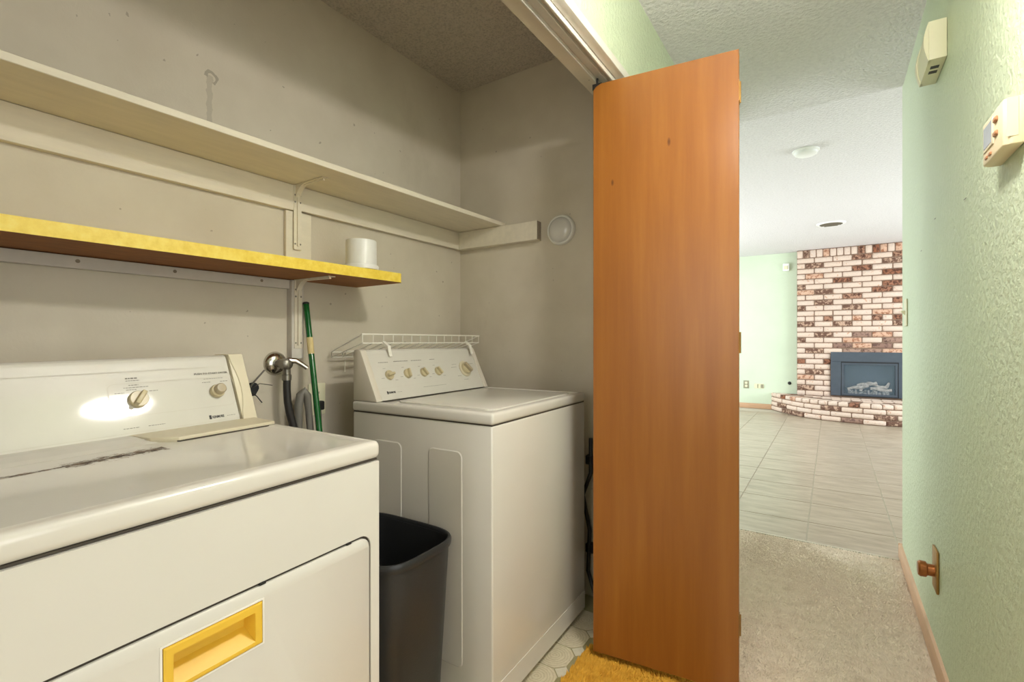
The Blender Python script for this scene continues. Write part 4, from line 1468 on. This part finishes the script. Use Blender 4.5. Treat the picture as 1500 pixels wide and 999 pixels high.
dark = [(0.38, 2.38, 'r'), (0.78, 2.36, 'r'), (0.33, 2.48, 'r'), (0.51, 2.47, 'r'), (0.66, 2.47, 'k'), (0.81, 2.46, 'k'), (-0.33, 2.46, 's'), (-0.07, 2.46, 'k'), (-0.22, 2.29, 's'), (0.41, 2.22, 'r'), (0.79, 2.29, 's'), (-0.22, 2.13, 'k'), (0.14, 2.05, 'r'), (0.73, 2.13, 'r'), (0.73, 1.97, 'r'), (-0.39, 1.97, 's'), (-0.11, 1.89, 's'), (0.6, 1.89, 'r'), (0.25, 1.81, 'r'), (0.78, 1.72, 'r'), (-0.11, 1.73, 's'), (-0.39, 1.65, 's'), (0.26, 1.65, 's'), (-0.34, 1.89, 'k'), (0.61, 1.57, 'k'), (-0.04, 1.49, 'r'), (0.32, 1.49, 'k'), (0.57, 1.49, 'r'), (0.78, 1.49, 'r'), (-0.34, 1.41, 's'), (0.13, 1.41, 's'), (0.78, 1.41, 's'), (-0.11, 1.24, 's'), (0.36, 1.24, 'p'), (0.61, 1.25, 'k'), (-0.41, 1.17, 's'), (0.73, 1.16, 'p'), (0.25, 1.17, 'k'), (0.13, 1.08, 'p'), (0.37, 1.07, 'k'), (0.61, 1.08, 'p'), (-0.24, 0.99, 's'), (0.25, 1.0, 'p'), (0.49, 0.99, 'p'), (0.71, 1.0, 'k'), (-0.41, 0.83, 'r'), (-0.07, 0.84, 'r'), (-0.23, 0.67, 's'), (-0.35, 0.59, 'k'), (-0.34, 0.42, 's')]
brick_cache = {}


def brick_mesh(L, Hh, Dp, mat):
    key = (round(L, 3), round(Hh, 3), round(Dp, 3), mat)
    if key not in brick_cache:
        b = B().box(-L / 2, L / 2, 0, Dp, -Hh / 2, Hh / 2, min(0.010, L * 0.2), 1)
        me = bpy.data.meshes.new('brick')
        b.bm.normal_update()
        b.bm.to_mesh(me)
        b.bm.free()
        me.materials.append(M['brick_' + mat])
        me.polygons.foreach_set('use_smooth', [True] * len(me.polygons))
        me.set_sharp_from_angle(angle=math.radians(50))
        brick_cache[key] = me
    return brick_cache[key]


rb = random.Random(11)


def put_brick(x0, x1, z0, z1, face, parent, ox, oy, rot=0.0, name='brick', mat=None, Dp=0.06, m=0.0115):
    L, Hh = x1 - x0 - m, z1 - z0 - m
    if L < 0.015 or Hh < 0.015:
        return
    xc, zc_ = (x0 + x1) / 2, (z0 + z1) / 2
    if mat is None:
        mat = 'w'
        for dx, dz, t in dark:
            if x0 - 0.001 <= dx <= x1 + 0.001 and abs(dz - zc_) < (z1 - z0) * 0.55:
                mat = t
                break
        else:
            if x0 > 0.85 and rb.random() < 0.2:
                mat = rb.choice('srkp')
    o = bpy.data.objects.new(name, brick_mesh(L, Hh, Dp, mat))
    C.objects.link(o)
    o.parent = parent
    o.location = (xc - ox, face - oy + rb.uniform(-0.004, 0.003), zc_)
    o.rotation_euler = (0, 0, rot + rb.uniform(-0.012, 0.012))
    return o


def row(edges, z0, z1):
    for x0, x1 in zip(edges[:-1], edges[1:]):
        # leave the fireplace opening free, cutting bricks at its edges
        zc_ = (z0 + z1) / 2
        if FZ0 - 0.02 < zc_ < FZ1:
            for a, c in ((x0, min(x1, FX0 + 0.004)), (max(x0, FX1 - 0.004), x1)):
                if c - a > 0.03:
                    put_brick(a, c, z0, z1, BY, fp, ox, oy)
        else:
            put_brick(x0, x1, z0, z1, BY, fp, ox, oy)


def edges_from(first, pitch):
    e = [BX0]
    x = first
    while x < BX1 - 0.03:
        if x > BX0 + 0.03:
            e.append(x)
        x += pitch
    e.append(BX1)
    return e


ztop = 2.38 + CO / 2
row(edges_from(BX0 + 0.0875, 0.0875), ztop, H2 - 0.004)      # upright bricks under the ceiling
for r_ in range(1, 27):
    z1_ = ztop - (r_ - 1) * CO
    z0_ = z1_ - CO
    if r_ == 12:
        row(edges_from(-0.342, 0.12), z0_, z1_)
    elif r_ % 2 == 1:
        row(edges_from(-0.222, 0.24), z0_, z1_)
    else:
        row(edges_from(-0.342, 0.24), z0_, z1_)

# curved raised hearth
ctrl = [(-0.830, 8.975), (-0.740, 8.80), (-0.610, 8.61), (-0.420, 8.36), (-0.190, 8.19), (0.030, 8.10), (0.250, 8.045), (0.500, 8.005)]
ctrl = ctrl + [(1.0 - x, y) for x, y in reversed(ctrl[:-1])]


def catmull(P, m=10):
    out = []
    for i in range(len(P) - 1):
        p0 = Vector(P[max(i - 1, 0)])
        p1, p2 = Vector(P[i]), Vector(P[i + 1])
        p3 = Vector(P[min(i + 2, len(P) - 1)])
        for k in range(m):
            t = k / m
            out.append(0.5 * ((2 * p1) + (p2 - p0) * t + (2 * p0 - 5 * p1 + 4 * p2 - p3) * t * t + (3 * p1 - p0 - 3 * p2 + p3) * t ** 3))
    out.append(Vector(P[-1]))
    return out


cur = catmull(ctrl)
acc = [0.0]
for a, c in zip(cur[:-1], cur[1:]):
    acc.append(acc[-1] + (c - a).length)


def at(s_):
    s_ = max(0, min(acc[-1] - 1e-6, s_))
    for i in range(len(acc) - 1):
        if acc[i + 1] >= s_:
            t = (s_ - acc[i]) / (acc[i + 1] - acc[i])
            pnt = cur[i].lerp(cur[i + 1], t)
            tg = (cur[i + 1] - cur[i]).normalized()
            return pnt, tg
    return cur[-1], Vector((1, 0))


HT = 0.283
inner = [(v.x, v.y) for v in cur]
# mortar core slightly inside the brick faces
core_pts = []
for k in range(0, 61):
    pnt, tg = at(acc[-1] * k / 60)
    nrm = Vector((-tg.y, tg.x))
    q_ = pnt + nrm * 0.012
    core_pts.append((q_.x - ox, min(q_.y, YF - 0.003) - oy))
B().prism(core_pts, 0.001, HT - 0.006, 'z').obj('hearth_core', 'mortar', fp, smooth=False)


def hearth_row(z0, z1, pitch, off, Dp, darkset):
    s_ = off - pitch if off > 0 else 0.0
    while s_ < acc[-1]:
        a, c = max(s_, 0.0), min(s_ + pitch, acc[-1])
        s_ += pitch
        if c - a < 0.05:
            continue
        pnt, tg = at((a + c) / 2)
        mt = 'w'
        for dx, t in darkset:
            if abs(pnt.x - dx) < pitch * 0.5 * abs(tg.x) + 1e-3:
                mt = t
        L = c - a
        o = put_brick(-L / 2, L / 2, z0, z1, 0, fp, 0, 0, 0, 'brick', mt, Dp, 0.011)
        if o:
            o.location = (pnt.x - ox, pnt.y - oy, (z0 + z1) / 2)
            o.rotation_euler = (0, 0, math.atan2(tg.y, tg.x))


rh = 0.0715
hearth_row(0.002, 0.002 + rh, 0.25, 0.10, 0.09, [(-0.51, 's'), (0.122, 's'), (0.35, 'p'), (0.74, 's')])
hearth_row(0.002 + rh, 0.002 + 2 * rh, 0.25, 0.22, 0.09, [(-0.69, 's'), (0.62, 's')])
hearth_row(0.002 + 2 * rh, 0.002 + 3 * rh, 0.25, 0.10, 0.09, [(-0.10, 's')])
hearth_row(0.002 + 3 * rh, HT, 0.125, 0.06, 0.20, [(-0.63, 'r'), (-0.47, 'k'), (0.235, 'r')])
# flat bricks paving the hearth behind the edge row
for iy in range(6):
    y = 8.25 + iy * 0.105
    x = -0.60 + (0.12 if iy % 2 else 0)
    while x < 1.55:
        # keep only pieces inside the curved edge
        ok = all(any(abs(x + dx - v.x) < 0.03 and v.y + 0.20 < y for v in cur) for dx in (0.0, 0.23))
        if ok and y + 0.10 < BY - 0.002:
            o = bpy.data.objects.new('brick', brick_mesh(0.229, 0.03, 0.094, 'w'))
            C.objects.link(o)
            o.parent = fp
            o.location = (x + 0.115 - ox, y - oy, HT - 0.017)
        x += 0.24

# ---------------------------------------------------------------- gas fireplace insert
gi = tag(empty('gas_fireplace_insert', ((FX0 + FX1) / 2, BY, FZ0)), 'blue-grey metal gas fireplace insert with glass front and ceramic logs', 'fireplace')
w2, hh = (FX1 - FX0) / 2, FZ1 - FZ0
sb = B()
sb.box(-w2, w2, -0.022, 0.012, 0.515, hh, 0.003, 1).box(-w2, -w2 + 0.128, -0.022, 0.012, 0.0, 0.515, 0.003, 1).box(w2 - 0.128, w2, -0.022, 0.012, 0.0, 0.515, 0.003, 1)
sb.obj('surround', 'fp_metal', gi)
iw = w2 - 0.128
B().box(-iw, iw, -0.020, 0.010, 0.497, 0.515).box(-iw, -iw + 0.008, -0.016, 0.010, 0.012, 0.497).box(iw - 0.008, iw, -0.016, 0.010, 0.012, 0.497).box(-iw, iw, -0.026, 0.010, 0.0, 0.014).obj('black_trim', 'fp_dark', gi, smooth=False)
gf = B()
gf.box(-iw + 0.008, iw - 0.008, -0.012, 0.006, 0.470, 0.497).box(-iw + 0.008, iw - 0.008, -0.012, 0.006, 0.014, 0.040)
gf.box(-iw + 0.008, -iw + 0.036, -0.012, 0.006, 0.040, 0.470).box(iw - 0.036, iw - 0.008, -0.012, 0.006, 0.040, 0.470)
gf.obj('glass_frame', 'fp_metal', gi, smooth=False)
B().box(-iw + 0.034, iw - 0.034, -0.004, -0.001, 0.038, 0.472).obj('glass_pane', 'glass', gi, smooth=False)
fb = B()
fb.box(-iw, iw, 0.118, 0.122, 0.0, 0.5).box(-iw, -iw + 0.004, 0.012, 0.12, 0.0, 0.5).box(iw - 0.004, iw, 0.012, 0.12, 0.0, 0.5).box(-iw, iw, 0.012, 0.12, 0.0, 0.012).box(-iw, iw, 0.012, 0.12, 0.494, 0.5)
fb.obj('firebox', 'fp_metal', gi, smooth=False)
eb = B()
rg2 = random.Random(4)
for k in range(60):
    x, y = rg2.uniform(-0.24, 0.24), rg2.uniform(0.03, 0.10)
    s_ = rg2.uniform(0.010, 0.022)
    eb.box(x - s_, x + s_, y - s_ * 0.6, y + s_ * 0.6, 0.013, 0.03 + rg2.uniform(0, 0.075), 0.004, 1)
e_ = eb.obj('ember_bed', 'ember', gi)
e_['kind'] = 'stuff'
for (x0, z0, x1, z1, y, r) in ((-0.26, 0.10, 0.0, 0.16, 0.05, 0.030), (0.02, 0.12, 0.27, 0.10, 0.05, 0.032), (-0.14, 0.16, 0.10, 0.20, 0.07, 0.026), (-0.02, 0.20, 0.20, 0.14, 0.065, 0.024), (0.16, 0.07, 0.24, 0.21, 0.06, 0.022), (-0.10, 0.08, -0.02, 0.20, 0.055, 0.020)):
    pts = []
    rs = []
    for k in range(7):
        t = k / 6
        pts.append((x0 + (x1 - x0) * t, y + 0.008 * math.sin(5 * t), z0 + (z1 - z0) * t + 0.008 * math.sin(7 * t + x0)))
        rs.append(r * (0.85 + 0.2 * math.sin(9 * t + z0 * 30)))
    B().tube(pts, r, 10, rs).obj('log', 'log', gi)
